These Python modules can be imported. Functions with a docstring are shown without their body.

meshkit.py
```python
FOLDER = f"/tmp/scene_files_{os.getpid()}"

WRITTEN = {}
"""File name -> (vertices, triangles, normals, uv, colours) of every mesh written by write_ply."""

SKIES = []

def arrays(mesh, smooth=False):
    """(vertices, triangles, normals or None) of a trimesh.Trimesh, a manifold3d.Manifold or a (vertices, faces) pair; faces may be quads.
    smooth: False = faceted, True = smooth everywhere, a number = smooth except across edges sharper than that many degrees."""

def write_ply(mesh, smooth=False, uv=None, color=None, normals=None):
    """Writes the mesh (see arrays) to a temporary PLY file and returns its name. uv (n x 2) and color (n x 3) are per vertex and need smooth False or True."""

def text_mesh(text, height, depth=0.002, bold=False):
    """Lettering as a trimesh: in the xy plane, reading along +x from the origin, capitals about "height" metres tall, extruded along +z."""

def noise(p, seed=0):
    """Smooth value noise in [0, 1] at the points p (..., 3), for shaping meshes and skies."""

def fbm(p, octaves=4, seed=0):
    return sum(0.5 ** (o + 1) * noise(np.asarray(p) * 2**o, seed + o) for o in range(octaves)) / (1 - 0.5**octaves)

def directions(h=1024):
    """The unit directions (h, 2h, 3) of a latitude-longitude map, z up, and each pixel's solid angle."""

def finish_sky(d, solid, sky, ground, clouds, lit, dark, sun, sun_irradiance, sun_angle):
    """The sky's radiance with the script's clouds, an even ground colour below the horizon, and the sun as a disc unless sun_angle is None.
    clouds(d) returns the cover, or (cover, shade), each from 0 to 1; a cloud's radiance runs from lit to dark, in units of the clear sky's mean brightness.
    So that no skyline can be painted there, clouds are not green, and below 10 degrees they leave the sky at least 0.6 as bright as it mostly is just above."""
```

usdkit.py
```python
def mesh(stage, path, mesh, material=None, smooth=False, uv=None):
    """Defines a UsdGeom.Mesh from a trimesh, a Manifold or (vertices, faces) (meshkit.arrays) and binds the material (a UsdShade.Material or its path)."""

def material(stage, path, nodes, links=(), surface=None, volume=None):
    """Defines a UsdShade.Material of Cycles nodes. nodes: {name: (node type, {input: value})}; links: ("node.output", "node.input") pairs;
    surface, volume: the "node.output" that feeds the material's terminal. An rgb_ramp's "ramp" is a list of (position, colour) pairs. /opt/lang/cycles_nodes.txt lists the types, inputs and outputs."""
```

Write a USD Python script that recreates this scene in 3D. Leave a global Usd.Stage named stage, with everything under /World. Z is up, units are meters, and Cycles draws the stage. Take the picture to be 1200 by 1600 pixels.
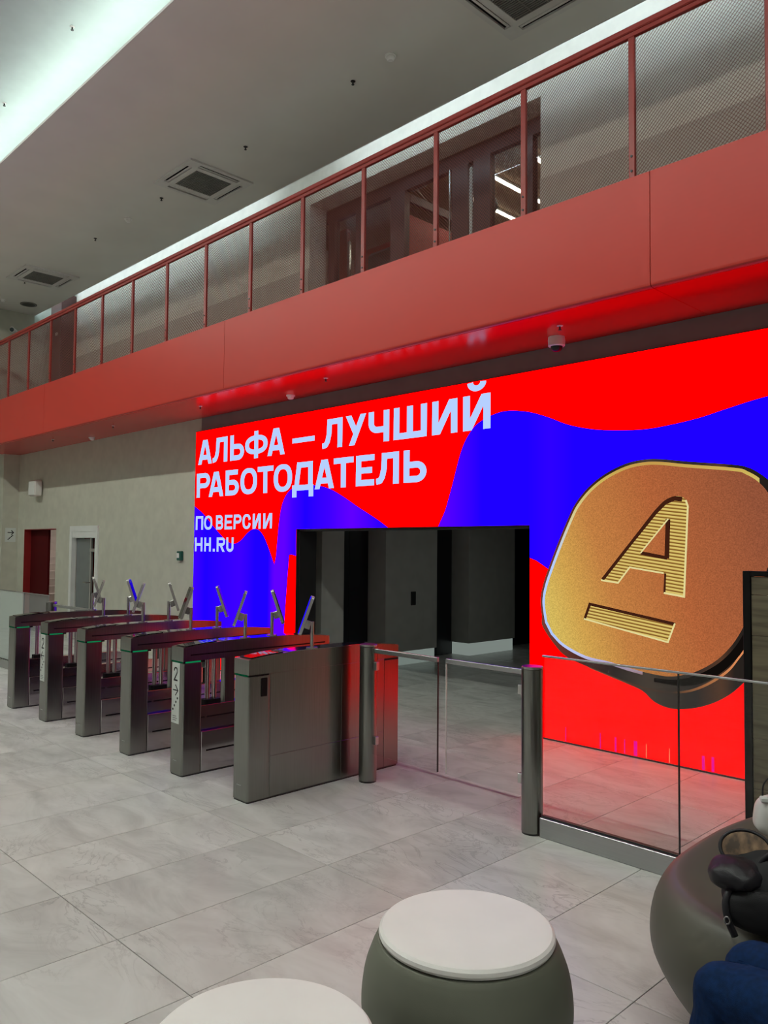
import math, random
import numpy as np
import trimesh
import manifold3d as m3
import usdkit, meshkit
from shapely.geometry import Polygon, LineString, Point, box as sbox
from shapely.ops import unary_union
from shapely import affinity
from pxr import Usd, UsdGeom, UsdShade, UsdLux, Sdf, Gf

random.seed(7)
stage = Usd.Stage.CreateInMemory()
UsdGeom.SetStageUpAxis(stage, UsdGeom.Tokens.z)
UsdGeom.SetStageMetersPerUnit(stage, 1.0)
UsdGeom.Xform.Define(stage, '/World')
UsdGeom.Scope.Define(stage, '/World/Looks')

# ------------------------------------------------------------------ camera
YAW, PITCH, ROLL, FPX, EYE = -45.587, 2.547, -0.496, 1249.64, 1.72
EXPOSURE = 0.0
def set_camera():
    y, p, r = (math.radians(a) for a in (YAW, PITCH, ROLL))
    f = np.array([math.sin(y) * math.cos(p), math.cos(y) * math.cos(p), math.sin(p)])
    rt = np.array([math.cos(y), -math.sin(y), 0.0])
    dn = np.cross(f, rt)
    c, s = math.cos(r), math.sin(r)
    rt, dn = c * rt + s * dn, -s * rt + c * dn
    m = Gf.Matrix4d(*rt, 0, *(-dn), 0, *(-f), 0, 0, 0, EYE, 1)
    cam = UsdGeom.Camera.Define(stage, '/World/camera')
    cam.AddTransformOp().Set(m)
    cam.CreateHorizontalApertureAttr(36.0)
    cam.CreateVerticalApertureAttr(48.0)
    cam.CreateFocalLengthAttr(36.0 * FPX / 1200.0)
    cam.CreateClippingRangeAttr(Gf.Vec2f(0.05, 200))
    cam.CreateExposureAttr(EXPOSURE)
set_camera()

# ------------------------------------------------------------------ light levels (radiance of the lamps)
LAMP_ROW = 106.0        # linear lamps on the raised ceiling, out of the picture
COVE = 17.0            # strip behind the lip of the main ceiling
WALL_COVE = 38.0        # strip washing the top of the upper wall
PLINTH = 0.26           # glowing plinths in the lift lobby
INNER = 16.0            # linear lamps in the room behind the gallery
dome = UsdLux.DomeLight.Define(stage, '/World/ambient_sky')
dome.CreateIntensityAttr(0.02)
dome.CreateColorAttr(Gf.Vec3f(0.9, 0.95, 1.0))

# ------------------------------------------------------------------ materials
def lin(r, g, b):
    f = lambda c: c / 12.92 if c <= 0.04045 else ((c + 0.055) / 1.055) ** 2.4
    return tuple(f(v / 255.0) for v in (r, g, b))
def mat(name, nodes, links, surface):
    return usdkit.material(stage, '/World/Looks/' + name, nodes, links, surface=surface)
def paint(name, col, rough=0.5, metal=0.0, var=0.06, scale=6.0, bump=0.0, bscale=120.0, **kw):
    c0 = tuple(c * (1 - var) for c in col); c1 = tuple(min(1, c * (1 + var)) for c in col)
    nodes = {'g': ('geometry', {}), 'n': ('noise_texture', {'scale': scale, 'detail': 4.0}),
             'r': ('rgb_ramp', {'ramp': [(0.3, c0), (0.7, c1)]}),
             'p': ('principled_bsdf', {'roughness': rough, 'metallic': metal, **kw})}
    links = [('g.position', 'n.vector'), ('n.fac', 'r.fac'), ('r.color', 'p.base_color')]
    if bump:
        nodes['b'] = ('noise_texture', {'scale': bscale, 'detail': 3.0})
        nodes['u'] = ('bump', {'strength': bump, 'distance': 0.002})
        links += [('g.position', 'b.vector'), ('b.fac', 'u.height'), ('u.normal', 'p.normal')]
    return mat(name, nodes, links, 'p.BSDF')
def glow(name, col, strength=1.0):
    return mat(name, {'e': ('emission', {'color': col, 'strength': strength})}, [], 'e.emission')
def steel(name, col, rough, direction):
    sc = {'x': (2, 160, 160), 'y': (160, 2, 160), 'z': (160, 160, 2)}[direction]
    return mat(name, {'g': ('geometry', {}), 'm': ('mapping', {'scale': sc}), 'n': ('noise_texture', {'scale': 1.6, 'detail': 3.0}),
        'r': ('map_range', {'from_min': 0.3, 'from_max': 0.7, 'to_min': rough - 0.004, 'to_max': rough + 0.004}),
        'c': ('rgb_ramp', {'ramp': [(0.3, tuple(v * 0.97 for v in col)), (0.7, tuple(v * 1.02 for v in col))]}),
        'p': ('principled_bsdf', {'metallic': 1.0})},
        [('g.position', 'm.vector'), ('m.vector', 'n.vector'), ('n.fac', 'r.value'), ('n.fac', 'c.fac'), ('r.result', 'p.roughness'), ('c.color', 'p.base_color')], 'p.BSDF')
def xramp(name, stops, strength=1.0, axis='x'):
    lo, hi = stops[0][0], stops[-1][0]
    return mat(name, {'g': ('geometry', {}), 's': ('separate_xyz', {}),
        'm': ('map_range', {'from_min': lo, 'from_max': hi, 'to_min': 0.0, 'to_max': 1.0, 'clamp': True}),
        'r': ('rgb_ramp', {'ramp': [((a - lo) / (hi - lo), c) for a, c in stops]}),
        'e': ('emission', {'strength': strength})},
        [('g.position', 's.vector'), ('s.' + axis, 'm.value'), ('m.result', 'r.fac'), ('r.color', 'e.color')], 'e.emission')

WALL = paint('wall_paint', (0.52, 0.52, 0.43), 0.6, bump=0.15)
CEIL = paint('ceiling_paint', (0.80, 0.79, 0.73), 0.85, var=0.03, scale=1.5)
UPWALL = paint('gallery_wall_paint', (0.60, 0.53, 0.45), 0.7, bump=0.15)
LOWZONE = paint('gallery_lower_tone', (0.42, 0.355, 0.30), 0.6)
WHITE = paint('white_enamel', (0.72, 0.74, 0.71), 0.35, var=0.03)
PLASTIC = paint('white_plastic', (0.74, 0.73, 0.69), 0.45, var=0.03)
GRILLE = paint('grille_grey', (0.24, 0.235, 0.21), 0.6)
DARK = paint('dark_metal', (0.02, 0.02, 0.02), 0.4)
SLOT = paint('black_slot', (0.003, 0.003, 0.003), 0.6, specular_ior_level=0.2)
FASCIA = paint('red_fascia_enamel', (0.56, 0.032, 0.018), 0.42, var=0.03, scale=0.7)
SOFFIT = paint('red_soffit_gloss', (0.64, 0.003, 0.004), 0.17, var=0.03, scale=0.7, ior=1.55)
RAIL = paint('red_rail_enamel', (0.30, 0.020, 0.013), 0.38, var=0.05)
MESHM = paint('red_mesh_enamel', (0.17, 0.040, 0.028), 0.5)
MAROON = paint('maroon_frame', (0.05, 0.013, 0.011), 0.4)
REDWALL = paint('deep_red_wall', (0.27, 0.010, 0.010), 0.5)
INTRED = paint('interior_red_wall', (0.36, 0.014, 0.006), 0.5)
BROWNCEIL = paint('tan_ceiling', (0.36, 0.25, 0.16), 0.8)
GROUT = paint('grout', (0.16, 0.15, 0.14), 0.8)
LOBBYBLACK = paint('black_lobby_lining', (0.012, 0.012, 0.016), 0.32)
LOBBYGREY = paint('grey_lobby_panel', (0.46, 0.46, 0.43), 0.5)
STEEL = steel('brushed_steel', (0.265, 0.27, 0.25), 0.24, 'z')
STEELH = steel('brushed_steel_flat', (0.50, 0.49, 0.48), 0.10, 'y')
STEELX = steel('brushed_steel_channel', (0.46, 0.47, 0.47), 0.36, 'x')
CHROME = steel('satin_chrome', (0.55, 0.54, 0.52), 0.22, 'z')
DEVGLASS = paint('device_glass', (0.006, 0.006, 0.008), 0.05)
DEVICE = paint('device_grey', (0.42, 0.41, 0.38), 0.35, metal=0.6)
STICKER = paint('sticker_white', (0.62, 0.66, 0.62), 0.5, var=0.02)
INK = paint('print_black', (0.012, 0.012, 0.012), 0.6)
INKGREY = paint('print_grey', (0.25, 0.26, 0.25), 0.6)
GREEN = glow('green_led', lin(10, 120, 70), 1.0)
GREENDIM = glow('green_led_dim', lin(8, 62, 38), 1.0)
LED = glow('cove_led', (0.93, 1.0, 0.95), COVE)
ROWLED = glow('row_led', (0.96, 1.0, 0.91), LAMP_ROW)
WALLLED = glow('wall_wash_led', (0.68, 0.85, 1.0), WALL_COVE)
PLINTHGLOW = glow('plinth_glow', (0.72, 0.85, 0.78), PLINTH)
INNERLED = glow('inner_lamp', (1.0, 0.96, 0.78), INNER)
POUFBODY = paint('pouf_shell', (0.155, 0.16, 0.122), 0.55, bump=0.12, bscale=500)
POUFTOP = paint('pouf_cushion', (0.86, 0.83, 0.80), 0.5, var=0.02, bump=0.1, bscale=300)
BENCH = paint('bench_shell', (0.105, 0.098, 0.076), 0.45, var=0.03, bump=0.1, bscale=500)
BLACKCLOTH = paint('black_cloth', (0.008, 0.008, 0.010), 0.75, bump=0.4, bscale=600)
BLACKLEATHER = paint('black_leather', (0.010, 0.009, 0.013), 0.5, bump=0.3, bscale=300)
DENIM = paint('blue_denim', (0.003, 0.020, 0.078), 0.9, var=0.25, scale=60, bump=0.4, bscale=900, specular_ior_level=0.2)
SKIN = paint('skin', (0.55, 0.34, 0.25), 0.5, subsurface_weight=0.15)
HAIR = paint('dark_hair', (0.03, 0.02, 0.015), 0.5, var=0.4, scale=90)
PALESATIN = paint('pale_satin', (0.70, 0.68, 0.66), 0.25)
SHOE = paint('shoe_white', (0.6, 0.6, 0.58), 0.5)

def make_floor_mat(name, mul):
    c = lambda v: tuple(x * mul for x in v)
    return mat(name, {'g': ('geometry', {}), 'o': ('object_info', {}), 'cx': ('combine_xyz', {}), 'k': ('math', {'math_type': 'multiply', 'value2': 37.0}),
        'k2': ('math', {'math_type': 'multiply', 'value2': 91.0}), 'a': ('vector_math', {'math_type': 'add'}),
        'rot': ('mapping', {'rotation': (0.0, 0.0, 0.5), 'scale': (1.0, 2.2, 1.0)}),
        'n1': ('noise_texture', {'scale': 1.6, 'detail': 6.0, 'roughness': 0.6, 'distortion': 0.9}),
        'r1': ('rgb_ramp', {'ramp': [(0.30, c((0.52, 0.51, 0.49))), (0.50, c((0.61, 0.60, 0.575))), (0.72, c((0.67, 0.66, 0.635)))]}),
        'n2': ('noise_texture', {'scale': 1.5, 'detail': 7.0, 'roughness': 0.62, 'distortion': 2.4}),
        'r2': ('rgb_ramp', {'ramp': [(0.0, (0, 0, 0)), (0.47, (0, 0, 0)), (0.497, (0.55, 0.55, 0.55)), (0.52, (0, 0, 0)), (1.0, (0, 0, 0))]}),
        'n3': ('noise_texture', {'scale': 0.9, 'detail': 2.0}), 'r3': ('rgb_ramp', {'ramp': [(0.42, (0, 0, 0)), (0.62, (1, 1, 1))]}),
        'mm': ('math', {'math_type': 'multiply'}),
        'x': ('mix_color', {'blend_type': 'mix', 'b': c((0.30, 0.29, 0.28))}),
        'rr': ('map_range', {'from_min': 0.3, 'from_max': 0.7, 'to_min': 0.24, 'to_max': 0.34}),
        'p': ('principled_bsdf', {'specular_ior_level': 0.5})},
        [('o.random', 'k.value1'), ('o.random', 'k2.value1'), ('k.value', 'cx.x'), ('k2.value', 'cx.y'), ('g.position', 'rot.vector'),
         ('rot.vector', 'a.vector1'), ('cx.vector', 'a.vector2'), ('a.vector', 'n1.vector'), ('a.vector', 'n2.vector'), ('a.vector', 'n3.vector'),
         ('n1.fac', 'r1.fac'), ('n2.fac', 'r2.fac'), ('n3.fac', 'r3.fac'), ('r2.color', 'mm.value1'), ('r3.color', 'mm.value2'),
         ('mm.value', 'x.fac'), ('r1.color', 'x.a'), ('n1.fac', 'rr.value'), ('rr.result', 'p.roughness'), ('x.result', 'p.base_color')], 'p.BSDF')
TILE = make_floor_mat('marble_tile', 1.0)
TILE2 = make_floor_mat('marble_tile_grey', 0.92)

def glass_mat(name, tint, ior=1.45):
    return mat(name, {'f': ('fresnel', {'IOR': ior}), 't': ('transparent_bsdf', {'color': tint}), 'g': ('glossy_bsdf', {'roughness': 0.02, 'color': (1, 1, 1)}), 'm': ('mix_closure', {}), 'q': ('geometry', {}), 'i': ('math', {'math_type': 'subtract', 'value1': 1.0}), 'k': ('math', {'math_type': 'multiply'})},
               [('q.backfacing', 'i.value2'), ('f.fac', 'k.value1'), ('i.value', 'k.value2'), ('k.value', 'm.fac'), ('t.BSDF', 'm.closure1'), ('g.BSDF', 'm.closure2')], 'm.closure')
GLASS = glass_mat('clear_glass', (0.93, 0.95, 0.94))
def hazy(name, fac):
    return mat(name, {'t': ('transparent_bsdf', {'color': (0.9, 0.95, 0.93)}), 'd': ('diffuse_bsdf', {'color': (0.72, 0.78, 0.75)}), 'm': ('mix_closure', {'fac': fac})},
            [('t.BSDF', 'm.closure1'), ('d.BSDF', 'm.closure2')], 'm.closure')
REFLHAZE, REFLHAZE2 = hazy('painted_reflection_glass', 0.34), hazy('painted_reflection_thin', 0.15)  # diffuse share paints the glass reflections as pale haze
DOORGLASS = glass_mat('door_glass', (0.85, 0.88, 0.87), 1.5)

WOOD = mat('olive_plank', {'g': ('geometry', {}), 'm': ('mapping', {'scale': (1.2, 1.2, 14.0)}), 'n': ('noise_texture', {'scale': 1.6, 'detail': 5.0, 'distortion': 1.2}),
    'o': ('object_info', {}), 'r': ('rgb_ramp', {'ramp': [(0.3, (0.085, 0.070, 0.042)), (0.55, (0.15, 0.125, 0.078)), (0.75, (0.19, 0.16, 0.10))]}),
    'p': ('principled_bsdf', {'roughness': 0.4})}, [('g.position', 'm.vector'), ('m.vector', 'n.vector'), ('n.fac', 'r.fac'), ('r.color', 'p.base_color')], 'p.BSDF')
FURM = mat('brown_lining', {'g': ('geometry', {}), 'm': ('mapping', {'scale': (30, 30, 4)}), 'n': ('noise_texture', {'scale': 1.2, 'detail': 4.0}),
    'r': ('rgb_ramp', {'ramp': [(0.35, (0.05, 0.028, 0.014)), (0.6, (0.24, 0.14, 0.075)), (0.8, (0.40, 0.26, 0.15))]}), 'p': ('principled_bsdf', {'roughness': 0.6})},
    [('g.position', 'm.vector'), ('m.vector', 'n.vector'), ('n.fac', 'r.fac'), ('r.color', 'p.base_color')], 'p.BSDF')

# ------------------------------------------------------------------ mesh helpers
def rbox(x0, x1, y0, y1, z0, z1, r=0.004):
    r = min(r, 0.45 * (x1 - x0), 0.45 * (y1 - y0), 0.45 * (z1 - z0))
    if r <= 0:
        return trimesh.creation.box(bounds=[(x0, y0, z0), (x1, y1, z1)])
    P = []
    for x, sx in ((x0, r), (x1, -r)):
        for y, sy in ((y0, r), (y1, -r)):
            for z, sz in ((z0, r), (z1, -r)):
                P += [(x, y + sy, z + sz), (x + sx, y, z + sz), (x + sx, y + sy, z)]
    return trimesh.convex.convex_hull(np.array(P))
def bx(x0, x1, y0, y1, z0, z1):
    return trimesh.creation.box(bounds=[(min(x0, x1), min(y0, y1), min(z0, z1)), (max(x0, x1), max(y0, y1), max(z0, z1))])
def cyl(p0, p1, r, n=20, r1=None):
    p0, p1 = np.array(p0, float), np.array(p1, float)
    r1 = r if r1 is None else r1
    d = p1 - p0; d /= np.linalg.norm(d)
    u = np.cross(d, (0, 0, 1) if abs(d[2]) < 0.9 else (1, 0, 0)); u /= np.linalg.norm(u); v = np.cross(d, u)
    a = np.linspace(0, 2 * np.pi, n, endpoint=False)
    ring = np.cos(a)[:, None] * u + np.sin(a)[:, None] * v
    return trimesh.convex.convex_hull(np.vstack([p0 + ring * r, p1 + ring * r1]))
def lathe(prof, n=48, c=(0, 0, 0)):
    """prof: (radius, z) from bottom axis to top axis; radius 0 at both ends."""
    m = trimesh.creation.revolve(np.array(prof, float), sections=n)
    m.apply_translation(c)
    return m
def tube(path, r, n=10, closed=False):
    path = np.array(path, float); k = len(path)
    t = np.gradient(path, axis=0); t /= np.linalg.norm(t, axis=1)[:, None]
    u = np.cross(t[0], (0, 0, 1) if abs(t[0][2]) < 0.9 else (1, 0, 0)); u /= np.linalg.norm(u)
    V = []; a = np.linspace(0, 2 * np.pi, n, endpoint=False)
    rr = np.broadcast_to(r, (k,))
    for i in range(k):
        u = u - t[i] * (u @ t[i]); u /= np.linalg.norm(u); v = np.cross(t[i], u)
        V.append(path[i] + rr[i] * (np.cos(a)[:, None] * u + np.sin(a)[:, None] * v))
    V = np.vstack(V + [path[:1], path[-1:]]); F = []
    for i in range(k - 1):
        for j in range(n):
            a0, b0 = i * n + j, i * n + (j + 1) % n
            F += [(a0, b0, b0 + n), (a0, b0 + n, a0 + n)]
    for j in range(n):
        F += [(k * n, (j + 1) % n, j), (k * n + 1, (k - 1) * n + j, (k - 1) * n + (j + 1) % n)]
    m = trimesh.Trimesh(V, F, process=False); m.fix_normals(); return m
def extr(poly, depth):
    gs = [g for g in getattr(poly, 'geoms', [poly]) if g.geom_type == 'Polygon' and g.area > 1e-8]
    return trimesh.util.concatenate([trimesh.creation.extrude_polygon(g, depth, engine='earcut') for g in gs])
def xz(poly, y, depth):
    """polygon in (x, z), its front face at y, reaching back to y + depth."""
    m = extr(poly, depth); v = m.vertices.copy()
    m.vertices = np.column_stack([v[:, 0], y + v[:, 2], v[:, 1]]); m.fix_normals(); return m
def yz(poly, x0, x1):
    """polygon in (y, z) extruded from x0 to x1."""
    m = extr(poly, x1 - x0); v = m.vertices.copy()
    m.vertices = np.column_stack([x0 + v[:, 2], v[:, 0], v[:, 1]]); m.fix_normals(); return m
def cat(*ms):
    return trimesh.util.concatenate([m for g in ms for m in (g if isinstance(g, (list, tuple)) else [g])])
def moved(m, t=(0, 0, 0), rz=0, rx=0, ry=0, piv=(0, 0, 0)):
    m = m.copy()
    for a, ax in ((rx, (1, 0, 0)), (ry, (0, 1, 0)), (rz, (0, 0, 1))):
        if a: m.apply_transform(trimesh.transformations.rotation_matrix(a, ax, piv))
    m.apply_translation(t); return m

# ------------------------------------------------------------------ scene helpers
USED = {}
def numbered(parent, name):
    k = USED.get((parent, name), 0); USED[(parent, name)] = k + 1
    return name if k == 0 else f'{name}_{k:03d}'
def pathof(parent):
    return '/World' if parent is None else str(parent.GetPath())
def note(p, **kw):
    for k, v in kw.items():
        if v: p.SetCustomDataByKey(k, v)
def obj(name, mesh, m, parent=None, smooth=30, **kw):
    par = pathof(parent)
    pr = usdkit.mesh(stage, par + '/' + numbered(par, name), mesh, m, smooth=smooth).GetPrim()
    note(pr, **kw); return pr
def thing(name, label, category, loc=(0, 0, 0), rotz=0.0, group=None, kind=None):
    x = UsdGeom.Xform.Define(stage, '/World/' + numbered('/World', name))
    x.AddTranslateOp().Set(Gf.Vec3d(*map(float, loc))); x.AddRotateZOp().Set(float(rotz))
    note(x.GetPrim(), label=label, category=category, group=group, kind=kind); return x.GetPrim()
def sub(name, parent):
    par = pathof(parent)
    return UsdGeom.Xform.Define(stage, par + '/' + numbered(par, name)).GetPrim()
def dup(root, name, loc, rotz, label, category, group=None):
    r = thing(name, label, category, loc, rotz, group)
    r.GetReferences().AddInternalReference(root.GetPath()); r.SetInstanceable(True)
    return r
def struct(name, mesh, m, label, **kw):
    return obj(name, mesh, m, None, kind='structure', label=label, category=kw.get('category', name.split('_')[0]))

# ================================================================== SETTING
YW, YF, YU, ZC = 6.24, 5.27, 7.0, 6.6      # lower wall, gallery front, upper wall, main ceiling
XL, XR, YB = -17.3, 3.2, -4.2
ZS, ZFT = 3.59, 4.43                       # soffit, top of the gallery front
# ---- floor: grout bed and 600 x 1200 mm marble tiles
fl = thing('floor', 'polished pale marble tile floor with grey veins', 'floor', kind='structure')
obj('grout_bed', bx(-20.0, XR, YB, 12.6, -0.12, -0.004), GROUT, fl)
GX, GY = -2.755, 1.68
far, near = [], []
for i in range(-10, 29):
    for j in range(-5, 10):
        x1, y0 = GX - 0.6 * i, GY + 1.2 * j
        x0, y1 = x1 - 0.6, y0 + 1.2
        if x0 < -20.0 or x1 > XR + 0.3 or y1 < YB or y0 > 12.5: continue
        X0, X1, Y0, Y1 = max(x0, -20.0), min(x1, XR), max(y0, YB), min(y1, 12.5)
        if Y1 > YW and (x1 < -8.4 or x0 > -3.8): 
            Y1 = min(Y1, YW)
            if Y0 >= YW: continue
        m = rbox(X0 + 0.0018, X1 - 0.0018, Y0 + 0.0018, Y1 - 0.0018, -0.014, 0.0, 0.0012)
        ang = math.atan2(-(X0 + X1) / 2, max(0.01, (Y0 + Y1) / 2))
        seen = Y1 > 0.3 and -0.05 < ang < math.radians(76) and x0 > -12.2
        (near if seen else far).append(m)
for m in near: obj('tile', m, random.choice((TILE, TILE, TILE2)), fl, smooth=False)
obj('distant_tiles', cat(far), TILE, fl, smooth=False, kind='stuff')

# ---- lower back wall with the lobby opening, niche and white door
OX0, OX1, OZ = -7.875, -4.375, 1.94
NX0, NX1, NZ = -16.93, -15.33, 2.03
DX0, DX1, DZ = -14.64, -13.50, 2.055
wp = unary_union([sbox(XL, 0, XR, ZS + 0.02)]).difference(unary_union([sbox(OX0, -1, OX1, OZ), sbox(NX0, -1, NX1, NZ), sbox(DX0, -1, DX1, DZ)]))
struct('wall_back', xz(wp, YW, 0.25), WALL, 'greenish grey painted wall behind the turnstiles, below the red gallery')
# projecting pier at the far left and the side wall
struct('wall_left', cat(bx(-20.0, XL, 5.92, 6.49, 0, ZS + 0.02), bx(-17.6, XL, YF - 0.01, 10.5, ZFT - 0.4, 7.2), bx(-20.2, -20.0, YB, 6.49, 0, 7.2), bx(-20.0, XL, 5.3, 5.6, ZS + 0.03, 7.2)), WALL, 'grey painted pier and side wall at the far left end of the hall')
struct('wall_right', bx(XR, XR + 0.2, YB, 10.6, 0, 7.2), paint('side_wall_paint', (0.26, 0.26, 0.24), 0.6), 'grey side wall on the right, outside the picture')
struct('wall_front', bx(-20.2, XR, YB - 0.2, YB, 0, 7.2), paint('front_wall_paint', (0.36, 0.37, 0.35), 0.6), 'pale wall of the hall behind the viewer')

# ---- niche with red sides, and shelves of pale boxes at its right
nc = thing('door_1', 'open doorway with deep red lining and a stair beyond, in the far left wall', 'doorway', kind='structure')
JD = 0.13
obj('jamb_lining', cat(bx(NX0, NX0 + 0.012, YW - 0.004, YW + 0.27, 0, NZ - 0.0005), bx(NX0 + 0.012, NX1, YW - 0.004, YW + 0.27, NZ - 0.012, NZ - 0.0005)), REDWALL, nc)
obj('door_leaf', rbox(NX0 + 0.014, -16.03, YW + JD, YW + JD + 0.045, 0.01, NZ - 0.014, 0.004), paint('dark_red_leaf', (0.075, 0.002, 0.003), 0.8, specular_ior_level=0.15), nc)
obj('inner_wall', cat(bx(-20.7, -20.6, YW + 0.251, 8.5, 0, 3.5), bx(NX1 + 0.4, NX1 + 0.5, YW + 0.251, 8.5, 0, 3.5), bx(-20.7, NX1 + 0.5, 8.4, 8.5, 0, 3.5)), WALL, nc)
stair_stone = paint('stair_stone', (0.60, 0.52, 0.48), 0.6)
for k in range(14):
    obj('step', rbox(-17.4 - 0.21 * k, -17.16 - 0.21 * k, YW + 0.4, 8.38, max(0.005, 0.16 * k - 0.05), 0.16 * (k + 1), 0.006), stair_stone, nc)
sl = thing('stair_lamp', 'added lamp above the stair beyond the red doorway, lighting its steps', 'lamp', (-17.5, 7.4, 3.46))  # unseen lamp added to brighten the steps
obj('lens', cyl((0, 0, 0), (0, 0, 0.03), 0.16), glow('added_stair_glow', (1.0, 0.90, 0.86), 70.0), sl)
# ---- white framed glass door
dr = thing('door_2', 'white framed glass door standing ajar in the grey wall, left of the screen', 'door', kind='structure')
fr = unary_union([sbox(DX0 - 0.01, 0, DX1 + 0.01, DZ + 0.01)]).difference(sbox(DX0 + 0.09, -1, DX1 - 0.09, DZ - 0.09))
obj('door_frame', xz(fr, YW - 0.03, 0.14), WHITE, dr)
obj('transom', rbox(DX0 + 0.06, DX1 - 0.06, YW - 0.02, YW + 0.05, DZ - 0.21, DZ - 0.08, 0.006), WHITE, dr)
leaf = sub('door_leaf', dr)
obj('pane', rbox(DX0 + 0.11, DX1 - 0.45, YW + 0.06, YW + 0.075, 0.05, DZ - 0.22, 0.002), paint('frosted_pane', (0.16, 0.18, 0.18), 0.12), leaf)
obj('stile', cat(rbox(DX1 - 0.45, DX1 - 0.40, YW + 0.05, YW + 0.09, 0.02, DZ - 0.21, 0.004), rbox(DX0 + 0.09, DX0 + 0.12, YW + 0.05, YW + 0.09, 0.02, DZ - 0.21, 0.004)), DEVICE, leaf)
obj('handle', cat(cyl((DX1 - 0.42, YW - 0.02, 1.05), (DX1 - 0.42, YW + 0.05, 1.05), 0.012), rbox(DX1 - 0.53, DX1 - 0.41, YW - 0.035, YW - 0.015, 1.035, 1.065, 0.006)), CHROME, leaf)
obj('closer', rbox(DX1 - 0.40, DX1 - 0.12, YW + 0.02, YW + 0.06, 1.60, 1.66, 0.006), DEVICE, dr)
obj('inner_lining', cat(bx(DX0 - 0.3, DX1 + 0.3, YW + 0.9, YW + 1.0, 0, 2.4), bx(DX1 + 0.1, DX1 + 0.2, YW + 0.26, YW + 0.9, 0, 2.4), bx(DX0 - 0.2, DX0 - 0.1, YW + 0.26, YW + 0.9, 0, 2.4), bx(DX0 - 0.3, DX1 + 0.3, YW + 0.251, YW + 0.9, DZ + 0.1, DZ + 0.2)), REDWALL, dr)

# ---- lift lobby behind the opening
lb = thing('lobby', 'dark lift lobby with grey wall panels seen through the opening in the screen', 'lobby', kind='structure')
LXW = -8.22
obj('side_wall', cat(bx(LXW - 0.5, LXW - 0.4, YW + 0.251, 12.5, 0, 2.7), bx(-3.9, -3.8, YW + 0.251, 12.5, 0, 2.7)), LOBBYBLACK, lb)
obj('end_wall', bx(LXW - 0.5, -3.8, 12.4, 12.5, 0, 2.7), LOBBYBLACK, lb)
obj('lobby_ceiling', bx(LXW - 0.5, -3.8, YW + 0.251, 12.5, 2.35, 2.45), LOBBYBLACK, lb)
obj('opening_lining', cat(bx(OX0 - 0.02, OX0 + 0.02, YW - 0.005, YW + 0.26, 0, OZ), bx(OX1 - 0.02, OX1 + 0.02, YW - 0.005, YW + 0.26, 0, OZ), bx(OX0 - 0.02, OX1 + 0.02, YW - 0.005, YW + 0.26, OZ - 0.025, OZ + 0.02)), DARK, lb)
for y0, y1 in ((6.90, 7.30), (8.10, 9.21), (9.975, 11.2)):
    wpn = sub('wall_panel', lb)
    obj('face', rbox(LXW - 0.40, LXW, y0, y1, 0.20, 2.345, 0.004), LOBBYGREY, wpn)
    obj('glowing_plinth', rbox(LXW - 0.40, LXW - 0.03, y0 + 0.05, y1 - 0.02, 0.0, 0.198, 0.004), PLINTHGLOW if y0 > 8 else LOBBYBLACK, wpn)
    if 8 < y0 < 9: obj('call_button', cat(rbox(LXW, LXW + 0.018, 8.62, 8.72, 0.87, 1.07, 0.004)), DARK, wpn)
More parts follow.
